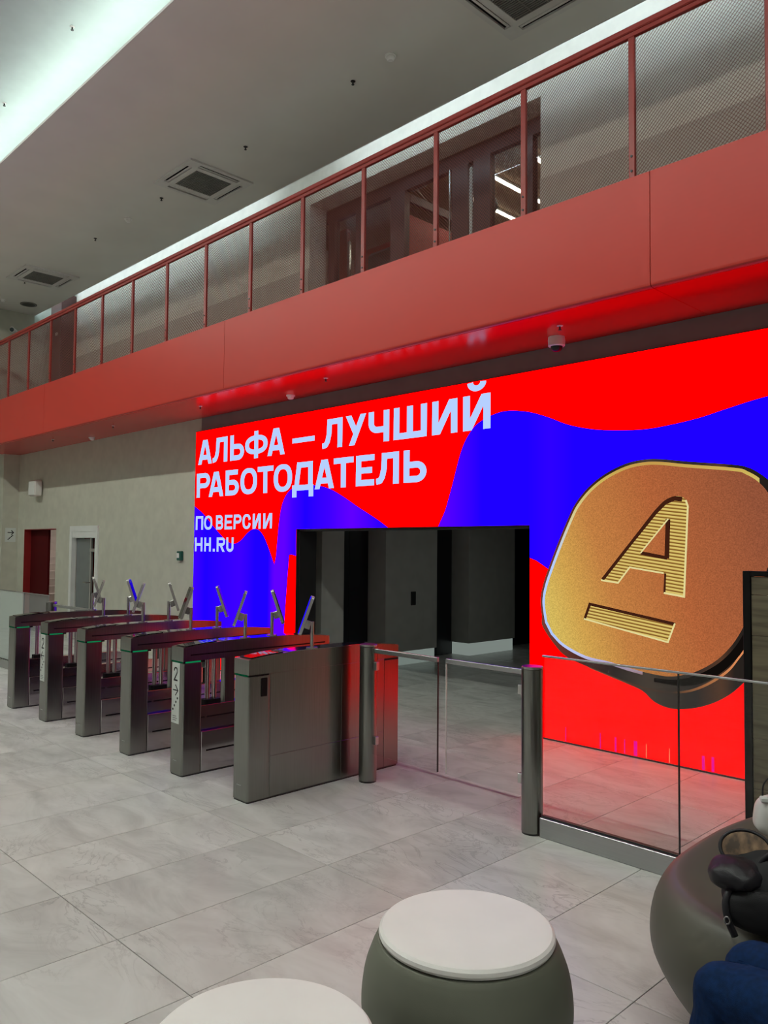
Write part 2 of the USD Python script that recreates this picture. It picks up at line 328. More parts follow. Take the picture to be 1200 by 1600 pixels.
for y0, y1 in ((7.32, 8.08), (9.23, 9.955)):
    lift = sub('lift_door', lb)
    ym = (y0 + y1) / 2
    obj('leaf', rbox(LXW - 0.39, LXW - 0.35, y0, ym - 0.003, 0.01, 2.2, 0.003), LOBBYBLACK, lift)
    obj('leaf', rbox(LXW - 0.39, LXW - 0.35, ym + 0.003, y1, 0.01, 2.2, 0.003), LOBBYBLACK, lift)
ll = thing('lobby_downlight', 'recessed ceiling light inside the dark lift lobby', 'lamp', (-6.0, 9.2, 2.33))
obj('lens', cyl((0, 0, 0), (0, 0, 0.018), 0.12), glow('lobby_lamp', (0.92, 1.0, 0.92), 30.0), ll)

# ---- gallery: slab, red fascia panels, soffit, floor
gl = thing('balcony', 'long red gallery with smooth fascia running above the screen wall', 'balcony', kind='structure')
obj('slab', bx(XL, XR, YF + 0.05, 10.5, ZS + 0.06, 4.38), paint('slab_grey', (0.3, 0.29, 0.27), 0.7), gl)
seams = [XL - 0.1, -13.6, -8.144, -2.692, XR]
for a, b in zip(seams, seams[1:]):
    prof = Polygon([(YF, ZFT), (YF, ZS + 0.03), (YF + 0.006, ZS + 0.012), (YF + 0.02, ZS + 0.002), (YF + 0.05, ZS + 0.002), (YF + 0.05, ZFT - 0.02), (YF + 0.03, ZFT)])
    obj('fascia_panel', yz(prof, a + 0.003, b - 0.003), FASCIA, gl)
for a, b in zip(seams, seams[1:]):
    obj('soffit_panel', rbox(a + 0.001, b - 0.001, YF + 0.052, YW - 0.001, ZS, ZS + 0.058, 0.003), SOFFIT, gl)
obj('upstand', bx(XL, XR, YF + 0.052, YF + 0.12, 4.38, ZFT - 0.01), FASCIA, gl)
# ---- railing with expanded-metal infill
rl = thing('railing', 'red steel gallery railing with thin posts and expanded mesh infill', 'railing')
posts = [-1.872 - 0.9635 * k for k in range(-5, 17)]
posts = [p for p in posts if XL < p < XR - 0.1]
ZR = 5.575
obj('handrail', cat(rbox(XL + 0.002, XR - 0.002, YF - 0.005, YF + 0.05, ZR - 0.055, ZR - 0.005, 0.008), rbox(XL + 0.002, XR - 0.002, YF + 0.005, YF + 0.04, ZR - 0.09, ZR - 0.056, 0.003)), RAIL, rl)
for p in posts:
    po = sub('post', rl)
    obj('bar', rbox(p - 0.025, p + 0.025, YF + 0.008, YF + 0.036, ZFT - 0.04, ZR - 0.056, 0.004), RAIL, po)
    obj('bolt', cat(*[cyl((p, YF + 0.001, z), (p, YF + 0.009, z), 0.009, 10) for z in (ZFT + 0.05, ZFT + 0.16)]), DARK, po)
def mesh_panel(x0, x1, z0, z1, y, W=0.030, H=0.030, w=0.0027, t=0.0013):
    nx = int(round((x1 - x0) / (W / 2))); nz = int(round((z1 - z0) / (H / 2)))
    dx, dz = (x1 - x0) / nx, (z1 - z0) / nz
    A, B = [], []
    for i in range(nx + 1):
        for j in range(nz):
            if (i + j) % 2: continue
            for s in (-1, 1):
                if 0 <= i + s <= nx: A.append((i * dx, j * dz)); B.append(((i + s) * dx, (j + 1) * dz))
    A, B = np.array(A), np.array(B)
    d = B - A; d /= np.linalg.norm(d, axis=1)[:, None]; n = np.column_stack([-d[:, 1], d[:, 0]]) * (w / 2)
    cs = []
    for P in (A, B):
        for s, yy in ((1, -t), (-1, t * 0.2), (-1, t), (1, -t * 0.2)):
            q = P + s * n
            cs.append(np.column_stack([x0 + q[:, 0], np.full(len(q), y + yy), z0 + q[:, 1]]))
    V = np.stack(cs, 1).reshape(-1, 3)
    f = np.array([(0, 1, 5), (0, 5, 4), (1, 2, 6), (1, 6, 5), (2, 3, 7), (2, 7, 6), (3, 0, 4), (3, 4, 7)])
    F = (np.arange(len(A))[:, None, None] * 8 + f[None]).reshape(-1, 3)
    return trimesh.Trimesh(V, F, process=False)
edge = [XL] + sorted(posts) + [XR]
for a, b in zip(edge, edge[1:]):
    if b - a < 0.2: continue
    far_bay = a < -9
    obj('mesh_infill', mesh_panel(a + 0.026, b - 0.026, ZFT + 0.002, ZR - 0.09, YF + 0.03, *((0.048, 0.044, 0.0034) if far_bay else ())), MESHM, rl, smooth=False, kind='stuff')

# ---- upper wall with the wide glazed opening
UX0, UX1, UZ = -8.69, -4.81, 6.55
up = sbox(XL, 4.38, XR, 7.15).difference(sbox(UX0, 4.0, UX1, UZ))
struct('trim_2', xz(sbox(-10.18, 3.40, XR, ZS - 0.002), YW - 0.014, 0.0138), paint('header_shade', (0.20, 0.145, 0.15), 0.7), 'wall strip between the screen and the red soffit, its shade painted darker', category='trim')  # thin panel carrying the shade under the soffit in its colour
struct('wall_upper', xz(up, YU, 0.3), UPWALL, 'beige upper wall of the gallery seen through the mesh railing')
low_part = unary_union([sbox(XL, 4.38, UX0, 5.64), sbox(UX1, 4.38, XR, 5.64)])
struct('trim_1', xz(low_part, YU - 0.012, 0.0118), LOWZONE, 'darker lower dado along the gallery wall', category='zone')  # darker panel over the lower part of the wall
cl = thing('gallery_column', 'dark maroon column against the gallery wall near its left end', 'column')
obj('shaft', rbox(-18.0 + 1.02, -16.45, YU - 0.32, YU - 0.0125, 4.38, 6.95, 0.006), MAROON, cl)
obj('sign_plate', rbox(-16.72, -16.6, YU - 0.33, YU - 0.321, 6.1, 6.16, 0.002), DEVICE, cl)
# glazing frames
gz = thing('window_1', 'maroon framed glazed front of the room behind the gallery', 'window', kind='structure')
YG = YU + 0.31
obj('head_rail', rbox(UX0, UX1, YG, YG + 0.08, 6.36, UZ - 0.001, 0.004), MAROON, gz)
for xa, xb in ((UX0 + 0.06, UX0 + 0.19), (-8.06, -7.94), (-7.38, -7.12), (-6.32, -6.06), (-5.98, -5.72), (-5.24, -5.12), (UX1 - 0.08, UX1)):
    obj('mullion', rbox(xa, xb, YG - 0.01, YG + 0.09, 4.381, 6.358, 0.004), MAROON, gz)
obj('edge_strip', rbox(-6.345, -6.325, YG - 0.03, YG - 0.012, 4.381, 6.36, 0.003), CHROME, gz)
obj('door_seal', rbox(-6.045, -6.0, YG - 0.0, YG + 0.02, 4.6, 6.3, 0.003), LOBBYGREY, gz)
for xa, xb in ((UX0 + 0.19, -8.06), (-7.94, -7.38), (-5.72, -5.24), (-5.12, UX1 - 0.08)):
    obj('pane', bx(xa + 0.001, xb - 0.001, YG + 0.03, YG + 0.04, 4.382, 6.357), DOORGLASS, gz)
dl = sub('open_door', gz)
obj('leaf_frame', cat(rbox(-7.16, -7.115, YG + 0.1, YG + 1.05, 6.24, 6.35, 0.004), rbox(-7.16, -7.115, YG + 0.97, YG + 1.05, 4.40, 6.24, 0.004), rbox(-7.16, -7.115, YG + 0.1, YG + 1.05, 4.4, 4.5, 0.004)), MAROON, dl)
obj('closer_arm', cat(cyl((-7.13, YG + 0.4, 6.36), (-7.05, YG + 0.1, 6.42), 0.012), rbox(-7.1, -6.85, YG + 0.091, YG + 0.13, 6.37, 6.44, 0.004)), DEVICE, dl)
obj('handle', cat(cyl((-7.20, YG + 0.9, 5.2), (-7.20, YG + 0.9, 5.75), 0.016)), CHROME, dl)
# the room behind
rm = thing('gallery_room', 'room behind the gallery glazing with tan ceiling and red wall panels', 'room', kind='structure')
RX0, RX1, RY1, RZ = -10.2, -3.4, 11.2, 6.72
obj('room_wall', cat(bx(RX0 - 0.1, RX0, YU + 0.301, RY1, 4.38, RZ), bx(RX1, RX1 + 0.1, YU + 0.301, RY1, 4.38, RZ), bx(RX0 - 0.1, RX1 + 0.1, RY1, RY1 + 0.1, 4.38, RZ)), UPWALL, rm)
obj('room_ceiling', bx(RX0 - 0.1, RX1 + 0.1, YU + 0.301, RY1, RZ, RZ + 0.08), BROWNCEIL, rm)
for a_ in (bx(-7.66, -7.60, YG + 0.36, YG + 1.5, 4.381, 6.36), bx(-8.85, -8.66, YG + 0.36, YG + 0.42, 4.381, 6.40), bx(-9.4, -8.15, 8.5, 8.6, 4.381, 6.42), bx(-9.4, -6.3, RY1 - 0.35, RY1 - 0.25, 4.381, 6.1)):
    obj('red_partition', a_, INTRED, rm)
obj('pale_partition', bx(-8.98, -8.86, YG + 0.36, YG + 0.42, 4.381, 6.45), UPWALL, rm)
obj('steel_upright', rbox(-8.645, -8.60, YG + 0.36, YG + 0.40, 4.381, 6.2, 0.004), CHROME, rm)
obj('cabinet_block', rbox(-8.32, -7.82, YG + 0.42, YG + 0.75, 4.381, 5.95, 0.06), DARK, rm)
for k, (x, y0, y1) in enumerate(((-6.49, 8.13, 9.6), (-7.12, 8.55, 9.8), (-5.79, 8.13, 9.2), (-5.1, 8.1, 9.2))):
    t = thing('inner_linear_lamp', 'thin lit ceiling lamp in the room behind the gallery, ' + ('the longest one', 'the leftmost one', 'by the glazing edge', 'hidden behind the wall edge')[k], 'lamp', (x, (y0 + y1) / 2, RZ - 0.045))
    L = (y1 - y0) / 2
    obj('housing', rbox(-0.035, 0.035, -L, L, 0.012, 0.044, 0.003), WHITE, t)
    obj('diffuser', rbox(-0.03, 0.03, -L + 0.01, L - 0.01, 0.0, 0.0118, 0.002), INNERLED, t)
pd = thing('pendant_speaker', 'dark round pendant hanging in the room behind the gallery', 'pendant', (-6.43, 8.16, 6.22))
obj('globe', trimesh.creation.icosphere(3, 0.13), DARK, pd)
obj('cord', cyl((0, 0, 0.12), (0, 0, RZ - 6.22 - 0.001), 0.006, 8), DARK, pd)

# ---- ceilings
cg = thing('ceiling', 'grey plaster ceiling with a lit rectangular recess', 'ceiling', kind='structure')
CE = 6.45
obj('main_panel', bx(XL, XR, 3.5, CE, ZC, ZC + 0.02), CEIL, cg)
obj('front_panel', bx(-20.0, XR, YB, -2.0, ZC, ZC + 0.05), CEIL, cg)
obj('left_panel', bx(-20.0, XL, -2.0, 5.3, ZC, ZC + 0.05), CEIL, cg)
obj('raised_panel', bx(-20.0, XR, YB, YU + 0.3, 7.1, 7.2), paint('raised_ceiling_paint', (0.58, 0.68, 0.655), 0.8, var=0.03), cg)
obj('recess_lip', cat(bx(XL, XR, 3.490, 3.4995, ZC - 0.004, ZC + 0.022), bx(XL, XR, -2.0, -1.98, ZC - 0.012, ZC + 0.12), bx(XL, XR, CE, CE + 0.010, ZC - 0.004, ZC + 0.022)), PLASTIC, cg)
def strip_light(name, label, y, z, m, x0, x1, cat_):
    t = thing(name, label, cat_, ((x0 + x1) / 2, y, z)); L = (x1 - x0) / 2
    obj('channel', rbox(-L, L, -0.04, 0.04, 0, 0.018, 0.002), WHITE, t)
    obj('diffuser', rbox(-L + 0.01, L - 0.01, -0.03, 0.03, 0.0185, 0.034, 0.002), m, t)
strip_light('cove_light', 'long cove light behind the lip of the ceiling recess, top left', 3.61, ZC + 0.0205, LED, XL + 0.1, XR - 0.1, 'lamp')
strip_light('cove_light', 'cove light on the far lip of the ceiling recess, out of the picture', -2.08, ZC + 0.0505, LED, XL + 0.1, XR - 0.1, 'lamp')
for k, (a, b, w) in enumerate(((XL + 0.2, -9.55, 'left length'), (-7.95, -4.9, 'middle length'), (-4.75, XR - 0.1, 'right length'))):
    strip_light('wall_wash_light', f'bluish strip light above the ceiling edge washing the gallery wall, {w}', CE - 0.06, ZC + 0.0205, WALLLED, a, b, 'lamp')
for k in range(9):
    x = -16.2 + 2.2 * k
    t = thing('ceiling_light', f'linear lamp in the row on the raised ceiling, {("first", "second", "third", "fourth", "fifth", "sixth", "seventh", "eighth", "ninth")[k]} from the left', 'lamp', (x, 1.0, 7.05), group='row of linear hall lamps')
    obj('housing', rbox(-0.85, 0.85, -0.06, 0.06, 0.012, 0.0499, 0.004), WHITE, t)
    obj('diffuser', rbox(-0.84, 0.84, -0.05, 0.05, 0.0, 0.0118, 0.002), ROWLED, t)
# ================================================================== VIDEO WALL
YS = 6.19
SCR = 1.75      # radiance of the screen's saturated colours
SX0, SX1, SZ0, SZ1 = -10.27, -2.09, 0.012, 3.388
vw = thing('video_wall', 'huge red and blue LED video wall with white Cyrillic lettering and a golden badge', 'screen')
outl = sbox(SX0, SZ0, SX1, SZ1).difference(sbox(OX0, -1, OX1, OZ))
obj('cabinet', xz(sbox(SX0 - 0.006, 0.0, SX1 + 0.006, SZ1 + 0.006).difference(sbox(OX0 + 0.001, -1, OX1 - 0.001, OZ - 0.001)), YS + 0.003, YW - YS - 0.0035), DARK, vw)
RED = xramp('screen_red', [(0.0, lin(252, 0, 0)), (1.2, lin(246, 0, 0)), (2.2, lin(232, 0, 0)), (3.4, lin(238, 0, 0))], SCR, axis='z')
obj('picture', xz(outl, YS, 0.003), RED, vw, smooth=False)
B0, B1, B2, B3 = [(r / SCR, 0.0, b) for r, g, b in (lin(30, 0, 255), lin(62, 0, 255), lin(97, 0, 250), lin(46, 0, 255))]
BLUE = xramp('screen_blue', [(-10.3, lin(48, 0, 250)), (-9.95, B0), (-9.1, B1), (-8.75, B0), (-8.45, B0), (-8.32, B2), (-8.12, B2), (-7.95, B1), (-7.7, B0), (-7.25, B1), (-6.85, B2), (-6.4, B3), (-5.55, B2), (-5.2, B1), (-4.95, B0), (-4.4, B0), (-4.15, B3), (-3.9, B0), (-0.9, B0)], SCR)
def spline(pts, n=8):
    P = np.array(pts, float); P = np.vstack([2 * P[0] - P[1], P, 2 * P[-1] - P[-2]]); out = []
    for i in range(1, len(P) - 2):
        for t in np.linspace(0, 1, n, endpoint=False):
            out.append(0.5 * (2 * P[i] + (P[i + 1] - P[i - 1]) * t + (2 * P[i - 1] - 5 * P[i] + 4 * P[i + 1] - P[i + 2]) * t ** 2 + (3 * P[i] - P[i - 1] - 3 * P[i + 1] + P[i + 2]) * t ** 3))
    return out + [tuple(P[-2])]
w1 = spline([(-10.27, 2.30), (-10.04, 2.186), (-9.796, 2.023), (-9.597, 1.894), (-9.42, 1.797), (-9.25, 1.753), (-9.085, 1.797), (-8.926, 1.899), (-8.80, 1.948), (-8.675, 1.937), (-8.565, 1.86), (-8.47, 1.734), (-8.392, 1.609), (-8.318, 1.49)])
w2 = spline([(-8.318, 1.49), (-8.286, 1.60), (-8.27, 1.72), (-8.246, 1.93), (-8.213, 2.124), (-8.159, 2.282), (-8.061, 2.401), (-7.921, 2.462), (-7.674, 2.479), (-7.435, 2.458), (-7.228, 2.407), (-7.027, 2.324), (-6.857, 2.24), (-6.737, 2.18), (-6.419, 2.03), (-6.2, 1.91)])
wave1 = Polygon(w1 + w2 + [(-6.2, 1.8), (-7.86, 1.8), (-7.86, 1.60), (-7.90, 1.612), (-7.959, 1.622), (-8.01, 1.618), (-8.022, 1.55), (-8.028, 1.48), (-8.057, 1.192), (-8.088, 0.829), (-8.103, 0.636), (-8.13, 0.3), (-10.0, 0.42), (-10.27, 0.62)]).buffer(0)
obj('wave', xz(wave1.intersection(outl), YS - 0.001, 0.0008), BLUE, vw, smooth=False)
w3 = spline([(-5.55, 1.85), (-5.512, 1.947), (-5.426, 2.095), (-5.37, 2.24), (-5.316, 2.392), (-5.271, 2.531), (-5.217, 2.683), (-5.145, 2.817), (-5.038, 2.933), (-4.916, 2.996), (-4.813, 3.025), (-4.695, 3.043), (-4.56, 3.037), (-4.366, 2.999), (-4.167, 2.929), (-3.953, 2.838), (-3.703, 2.772), (-3.445, 2.737), (-3.199, 2.724), (-2.966, 2.741), (-2.743, 2.771), (-2.532, 2.817), (-2.232, 2.874), (-1.7, 2.93), (-0.9, 2.9)])
wave2 = Polygon(w3 + [(-0.9, 1.0), (-2.6, 0.95), (-3.6, 1.25), (-4.08, 1.487), (-4.19, 1.55), (-4.30, 1.612), (-4.38, 1.638), (-4.6, 1.7)]).buffer(0)
obj('wave', xz(wave2.intersection(outl), YS - 0.001, 0.0008), BLUE, vw, smooth=False)
# lettering, drawn with strokes
S = 0.2; HH = S / 2
def ln(*p): return LineString(p).buffer(HH, cap_style=2, join_style=2)
def arc(cx, cy, rx, ry, a0, a1, n=14): return [(cx + rx * math.cos(math.radians(a)), cy + ry * math.sin(math.radians(a))) for a in np.linspace(a0, a1, n)]
def bowl(w, y0, y1):
    ry = (y1 - y0) / 2 - HH; rx = min(ry, w * 0.5 - HH)
    return LineString([(HH, y0 + HH), (w - HH - rx, y0 + HH)] + arc(w - HH - rx, (y0 + y1) / 2, rx, ry, -90, 90) + [(HH, y1 - HH)]).buffer(HH, cap_style=2, join_style=1)
def ring(w, y0=0.0, y1=1.0):
    def sup(a, b):
        t = np.linspace(0, 2 * np.pi, 64, endpoint=False); e = 2 / 2.35
        return Polygon([(w / 2 + a * np.sign(np.cos(q)) * abs(np.cos(q)) ** e, (y0 + y1) / 2 + b * np.sign(np.sin(q)) * abs(np.sin(q)) ** e) for q in t])
    return sup(w / 2, (y1 - y0) / 2).difference(sup(w / 2 - S * 1.02, (y1 - y0) / 2 - S * 0.92))
def glyph(ch, w):
    st = lambda x: ln((x, 0), (x, 1)); bar = lambda y, a=0, b=None: ln((a, y), (w if b is None else b, y))
    clip = sbox(0, -0.3, w, 1.35); k = sbox(0, 0, w, 1)
    if ch == 'А': return unary_union([ln((HH * 0.95, -0.1), (w / 2 - 0.005, 1.1)), ln((w - HH * 0.95, -0.1), (w / 2 + 0.005, 1.1)), ln((w * 0.2, 0.28), (w * 0.8, 0.28))]).intersection(k)
    if ch == 'Л': return unary_union([st(w - HH), bar(1 - HH, w * 0.25), LineString([(w * 0.25 + HH, 1), (w * 0.23 + HH * 0.95, 0.5), (w * 0.19 + HH * 0.7, 0.25), (w * 0.12 + HH * 0.5, 0.13), (0.0, HH)]).buffer(HH, cap_style=2, join_style=1)]).intersection(k)
    if ch == 'Д': return unary_union([bar(HH, 0), ln((w * 0.86, 0), (w * 0.86, 1)), bar(1 - HH, w * 0.23, w * 0.86 + HH), ln((w * 0.23 + HH, 1), (w * 0.2, 0.1)), ln((HH, HH), (HH, -0.23)), ln((w - HH, HH), (w - HH, -0.23))]).intersection(clip)
    if ch == 'Ь': return unary_union([st(HH), bowl(w, 0, 0.64)])
    if ch == 'Р': return unary_union([st(HH), bowl(w, 0.38, 1)])
    if ch == 'R': return unary_union([st(HH), bowl(w, 0.40, 1), ln((w * 0.45, 0.5), (w - HH * 0.9, -0.1)).intersection(k)])
    if ch == 'Б': return unary_union([st(HH), bar(1 - HH, 0, w * 0.92), bowl(w, 0, 0.61)])
    if ch == 'В': return unary_union([st(HH), bowl(w, 0, 0.58), bowl(w * 0.93, 0.42, 1)])
    if ch == 'О': return ring(w)
    if ch == 'С': return ring(w).difference(Polygon([(w * 0.5, 0.5), (w * 1.3, 0.74), (w * 1.3, 0.27)]))
    if ch == 'Ф': return unary_union([ring(w, 0.14, 0.86), ln((w / 2, -0.02), (w / 2, 1.02))])
    if ch == 'Т': return unary_union([bar(1 - HH), st(w / 2)])
    if ch == 'Е': return unary_union([st(HH), bar(1 - HH), bar(0.5, 0, w * 0.88), bar(HH)])
    if ch in 'НH': return unary_union([st(HH), st(w - HH), bar(0.5)])
    if ch == 'П': return unary_union([st(HH), st(w - HH), bar(1 - HH)])
    if ch == 'Ш': return unary_union([st(HH), st(w / 2), st(w - HH), bar(HH)])
    if ch in 'ИЙ':
        g = [st(HH), st(w - HH), ln((HH * 1.1, -0.06), (w - HH * 1.1, 1.06)).intersection(k)]
        if ch == 'Й': g.append(LineString(arc(w / 2, 1.36, w * 0.24, 0.18, 180, 360)).buffer(0.085, cap_style=2).intersection(sbox(0, 0, w, 1.385)))
        return unary_union(g)
    if ch == 'У': return unary_union([ln((HH * 0.95, 1.1), (w * 0.53, 0.36)), ln((w - HH * 0.95, 1.1), (w * 0.27, -0.1))]).intersection(k)
    if ch == 'Ч': return unary_union([st(w - HH), LineString([(HH, 1), (HH, 0.62)] + arc(HH + 0.22, 0.62, 0.22, 0.22, 180, 270) + [(w, 0.40)]).buffer(HH, cap_style=2, join_style=1)])
    if ch == 'U': return LineString([(HH, 1), (HH, 0.4)] + arc(w / 2, w / 2 * 0.85, w / 2 - HH, w / 2 * 0.85 - HH, 180, 360) + [(w - HH, 0.4), (w - HH, 1)]).buffer(HH, cap_style=2, join_style=1)
    if ch == '.': return sbox(0, 0, w, 0.21)
    if ch == '—': return sbox(0, 0.34, w, 0.52)
TEXT = glow('screen_lettering', lin(182, 208, 255), 1.0)
def line_of(letters, z, cap, fx):
    L = vw if False else sub('lettering', vw)
    for ch, a, b in letters:
        w = (b - a) / (cap * fx)
        g = affinity.affine_transform(glyph(ch, w), [cap * fx, 0, 0, cap, a, z])
        obj('letter', xz(g, YS - 0.0022, 0.001), TEXT, L, smooth=False)
FX = 1.28
line_of([('А', -10.205, -9.82), ('Л', -9.815, -9.437), ('Ь', -9.372, -9.033), ('Ф', -9.012, -8.50), ('А', -8.512, -8.122), ('—', -7.978, -7.537), ('Л', -7.395, -7.025), ('У', -6.985, -6.605), ('Ч', -6.58, -6.245), ('Ш', -6.178, -5.681), ('И', -5.609, -5.260), ('Й', -5.187, -4.837)], 2.897, 0.354, FX)
line_of([('Р', -10.224, -9.866), ('А', -9.908, -9.510), ('Б', -9.472, -9.143), ('О', -9.110, -8.722), ('Т', -8.713, -8.366), ('О', -8.358, -7.973), ('Д', -7.970, -7.551), ('А', -7.535, -7.157), ('Т', -7.178, -6.826), ('Е', -6.785, -6.476), ('Л', -6.449, -6.090), ('Ь', -6.020, -5.682)], 2.418, 0.354, FX)
line_of([('П', -10.230, -10.031), ('О', -10.005, -9.786), ('В', -9.697, -9.511), ('Е', -9.477, -9.287), ('Р', -9.257, -9.068), ('С', -9.046, -8.850), ('И', -8.808, -8.627), ('И', -8.574, -8.379)], 1.952, 0.202, FX * 0.95)
line_of([('H', -10.245, -10.038), ('H', -9.99, -9.815), ('.', -9.765, -9.710), ('R', -9.667, -9.455), ('U', -9.425, -9.248)], 1.642, 0.201, FX * 0.95)
# golden badge shown on the screen
face = Polygon(spline([(-4.205, 1.052), (-4.232, 1.234), (-4.205, 1.384), (-4.14, 1.552), (-4.043, 1.773), (-3.937, 1.99), (-3.864, 2.115), (-3.741, 2.245), (-3.582, 2.351), (-3.391, 2.426), (-3.225, 2.449), (-3.08, 2.442), (-2.86, 2.407), (-2.476, 2.353), (-2.386, 2.321), (-2.298, 2.262), (-2.22, 2.17), (-2.165, 2.03), (-2.16, 1.85), (-2.22, 1.60), (-2.31, 1.37), (-2.381, 1.199), (-2.414, 1.12), (-2.491, 0.992), (-2.616, 0.856), (-2.792, 0.742), (-2.975, 0.684), (-3.13, 0.678), (-3.344, 0.702), (-3.55, 0.738), (-3.786, 0.765), (-4.012, 0.849), (-4.14, 0.947)], 4)).buffer(0)
body = Polygon(spline([(-4.232, 1.10), (-4.227, 1.013), (-4.097, 0.859), (-3.97, 0.764), (-3.726, 0.693), (-3.437, 0.615), (-3.254, 0.563), (-3.148, 0.487), (-3.01, 0.454), (-2.843, 0.478), (-2.682, 0.538), (-2.541, 0.627), (-2.434, 0.732), (-2.37, 0.81), (-2.22, 1.05), (-2.14, 1.40), (-2.115, 1.85), (-2.135, 2.08), (-2.205, 2.21), (-2.36, 2.335), (-2.5, 2.37)], 4) + [(-3.0, 1.6)]).buffer(0)
outer = unary_union([face.buffer(0.018), body])
obj('badge_shadow', xz(outer.buffer(0.004), YS - 0.0018, 0.0007), xramp('badge_dark', [(-4.25, lin(120, 60, 50)), (-3.8, lin(70, 40, 36)), (-3.5, lin(42, 32, 30)), (-3.2, lin(70, 60, 52)), (-3.05, lin(58, 50, 44)), (-2.8, lin(46, 42, 40)), (-2.6, lin(84, 56, 40)), (-2.5, lin(40, 34, 30)), (-2.0, lin(30, 26, 24))]), vw, smooth=False)
obj('badge_edge', xz(Polygon(spline([(-3.75, 0.70), (-3.437, 0.625), (-3.219, 0.588), (-3.044, 0.583), (-2.875, 0.612), (-2.712, 0.690), (-2.554, 0.811), (-2.462, 0.93), (-2.36, 1.08)], 5) + spline([(-2.36, 1.05), (-2.462, 0.905), (-2.554, 0.786), (-2.712, 0.668), (-2.875, 0.594), (-3.044, 0.569), (-3.219, 0.573), (-3.437, 0.612), (-3.75, 0.69)], 5)).buffer(0), YS - 0.0026, 0.0006), xramp('badge_edge_glow', [(-3.75, lin(110, 70, 50)), (-3.0, lin(60, 48, 40)), (-2.75, lin(160, 100, 60)), (-2.36, lin(235, 150, 95))]), vw, smooth=False)
band = face.exterior
core = face.buffer(-0.028)
darkgap = Polygon(spline([(-3.15, 0.676), (-2.975, 0.684), (-2.792, 0.742), (-2.616, 0.856), (-2.491, 0.992), (-2.40, 1.15)], 5) + [(-2.38, 1.12), (-2.40, 1.02)] + spline([(-2.46, 0.93), (-2.58, 0.80), (-2.74, 0.688), (-2.93, 0.64), (-3.15, 0.645)], 5)).buffer(0)
obj('badge_gap', xz(darkgap, YS - 0.0028, 0.0006), glow('badge_gap_black', lin(16, 12, 10)), vw, smooth=False)
rimcol = xramp('badge_rim', [(0.66, lin(150, 90, 60)), (0.80, lin(190, 195, 240)), (1.0, lin(170, 200, 255)), (1.6, lin(180, 205, 250)), (2.0, lin(215, 205, 150)), (2.3, lin(205, 180, 90)), (2.46, lin(195, 150, 75))], axis='z')
obj('badge_rim', xz(face.difference(core).difference(sbox(-3.25, 0, 0, 1.25)).difference(sbox(-2.30, 0, 0, 2.9)), YS - 0.0032, 0.0006), rimcol, vw, smooth=False)
goldm = mat('badge_gold', {'g': ('geometry', {}), 's': ('separate_xyz', {}), 'k': ('math', {'math_type': 'multiply', 'value2': -0.35}), 'a': ('math', {'math_type': 'subtract'}),
    'm': ('map_range', {'from_min': -3.75, 'from_max': -1.6, 'clamp': True}),
    'r': ('rgb_ramp', {'ramp': [(0.0, lin(212, 184, 92)), (0.14, lin(206, 160, 78)), (0.32, lin(192, 126, 66)), (0.62, lin(176, 98, 56)), (1.0, lin(146, 82, 56))]}),
    'n': ('noise_texture', {'scale': 95.0, 'detail': 3.0, 'roughness': 0.6}), 'q': ('map_range', {'from_min': 0.3, 'from_max': 0.7, 'to_min': 0.78, 'to_max': 1.22}),
    'mm': ('vector_math', {'math_type': 'scale'}), 'e': ('emission', {'strength': 1.0})},
    [('g.position', 's.vector'), ('s.z', 'k.value1'), ('s.x', 'a.value1'), ('k.value', 'a.value2'), ('a.value', 'm.value'), ('m.result', 'r.fac'),
     ('g.position', 'n.vector'), ('n.fac', 'q.value'), ('r.color', 'mm.vector1'), ('q.result', 'mm.scale'), ('mm.vector', 'e.color')], 'e.emission')
obj('badge_face', xz(face.buffer(-0.026), YS - 0.0036, 0.0006), goldm, vw, smooth=False)
stripe = mat('badge_stripes', {'g': ('geometry', {}), 's': ('separate_xyz', {}), 'k': ('math', {'math_type': 'multiply', 'value2': 0.13}), 'ad': ('math', {'math_type': 'add'}),
    'sc': ('math', {'math_type': 'multiply', 'value2': 36.0}), 'f': ('math', {'math_type': 'fraction'}),
    'r': ('rgb_ramp', {'ramp': [(0.0, lin(120, 78, 34)), (0.3, lin(150, 110, 48)), (0.45, lin(214, 190, 104)), (0.85, lin(220, 196, 110)), (1.0, lin(120, 78, 34))]}), 'e': ('emission', {'strength': 1.0})},
    [('g.position', 's.vector'), ('s.x', 'k.value1'), ('k.value', 'ad.value1'), ('s.z', 'ad.value2'), ('ad.value', 'sc.value1'), ('sc.value', 'f.value1'), ('f.value', 'r.fac'), ('r.color', 'e.color')], 'e.emission')
hole = Polygon([(-3.266, 1.69), (-3.012, 1.98), (-3.027, 1.647)])
Aout = Polygon([(-3.635, 1.459), (-3.36, 1.78), (-3.138, 2.041)] + spline([(-3.138, 2.041), (-3.049, 2.122), (-2.963, 2.155), (-2.887, 2.14), (-2.849, 2.082)], 5) + [(-2.85, 2.018), (-2.885, 1.34), (-3.064, 1.367), (-3.054, 1.528), (-3.358, 1.57), (-3.465, 1.434)]).buffer(0).difference(hole)
obj('badge_letter', xz(Aout, YS - 0.0042, 0.0005), stripe, vw, smooth=False)
barp = Polygon([(-3.748, 1.257), (-2.963, 1.138), (-3.024, 0.971), (-3.805, 1.107)])
obj('badge_bar', xz(barp, YS - 0.0042, 0.0005), stripe, vw, smooth=False)
def strokes(lines): return unary_union([LineString(l).buffer(w, cap_style=2, join_style=2) for l, w in lines])
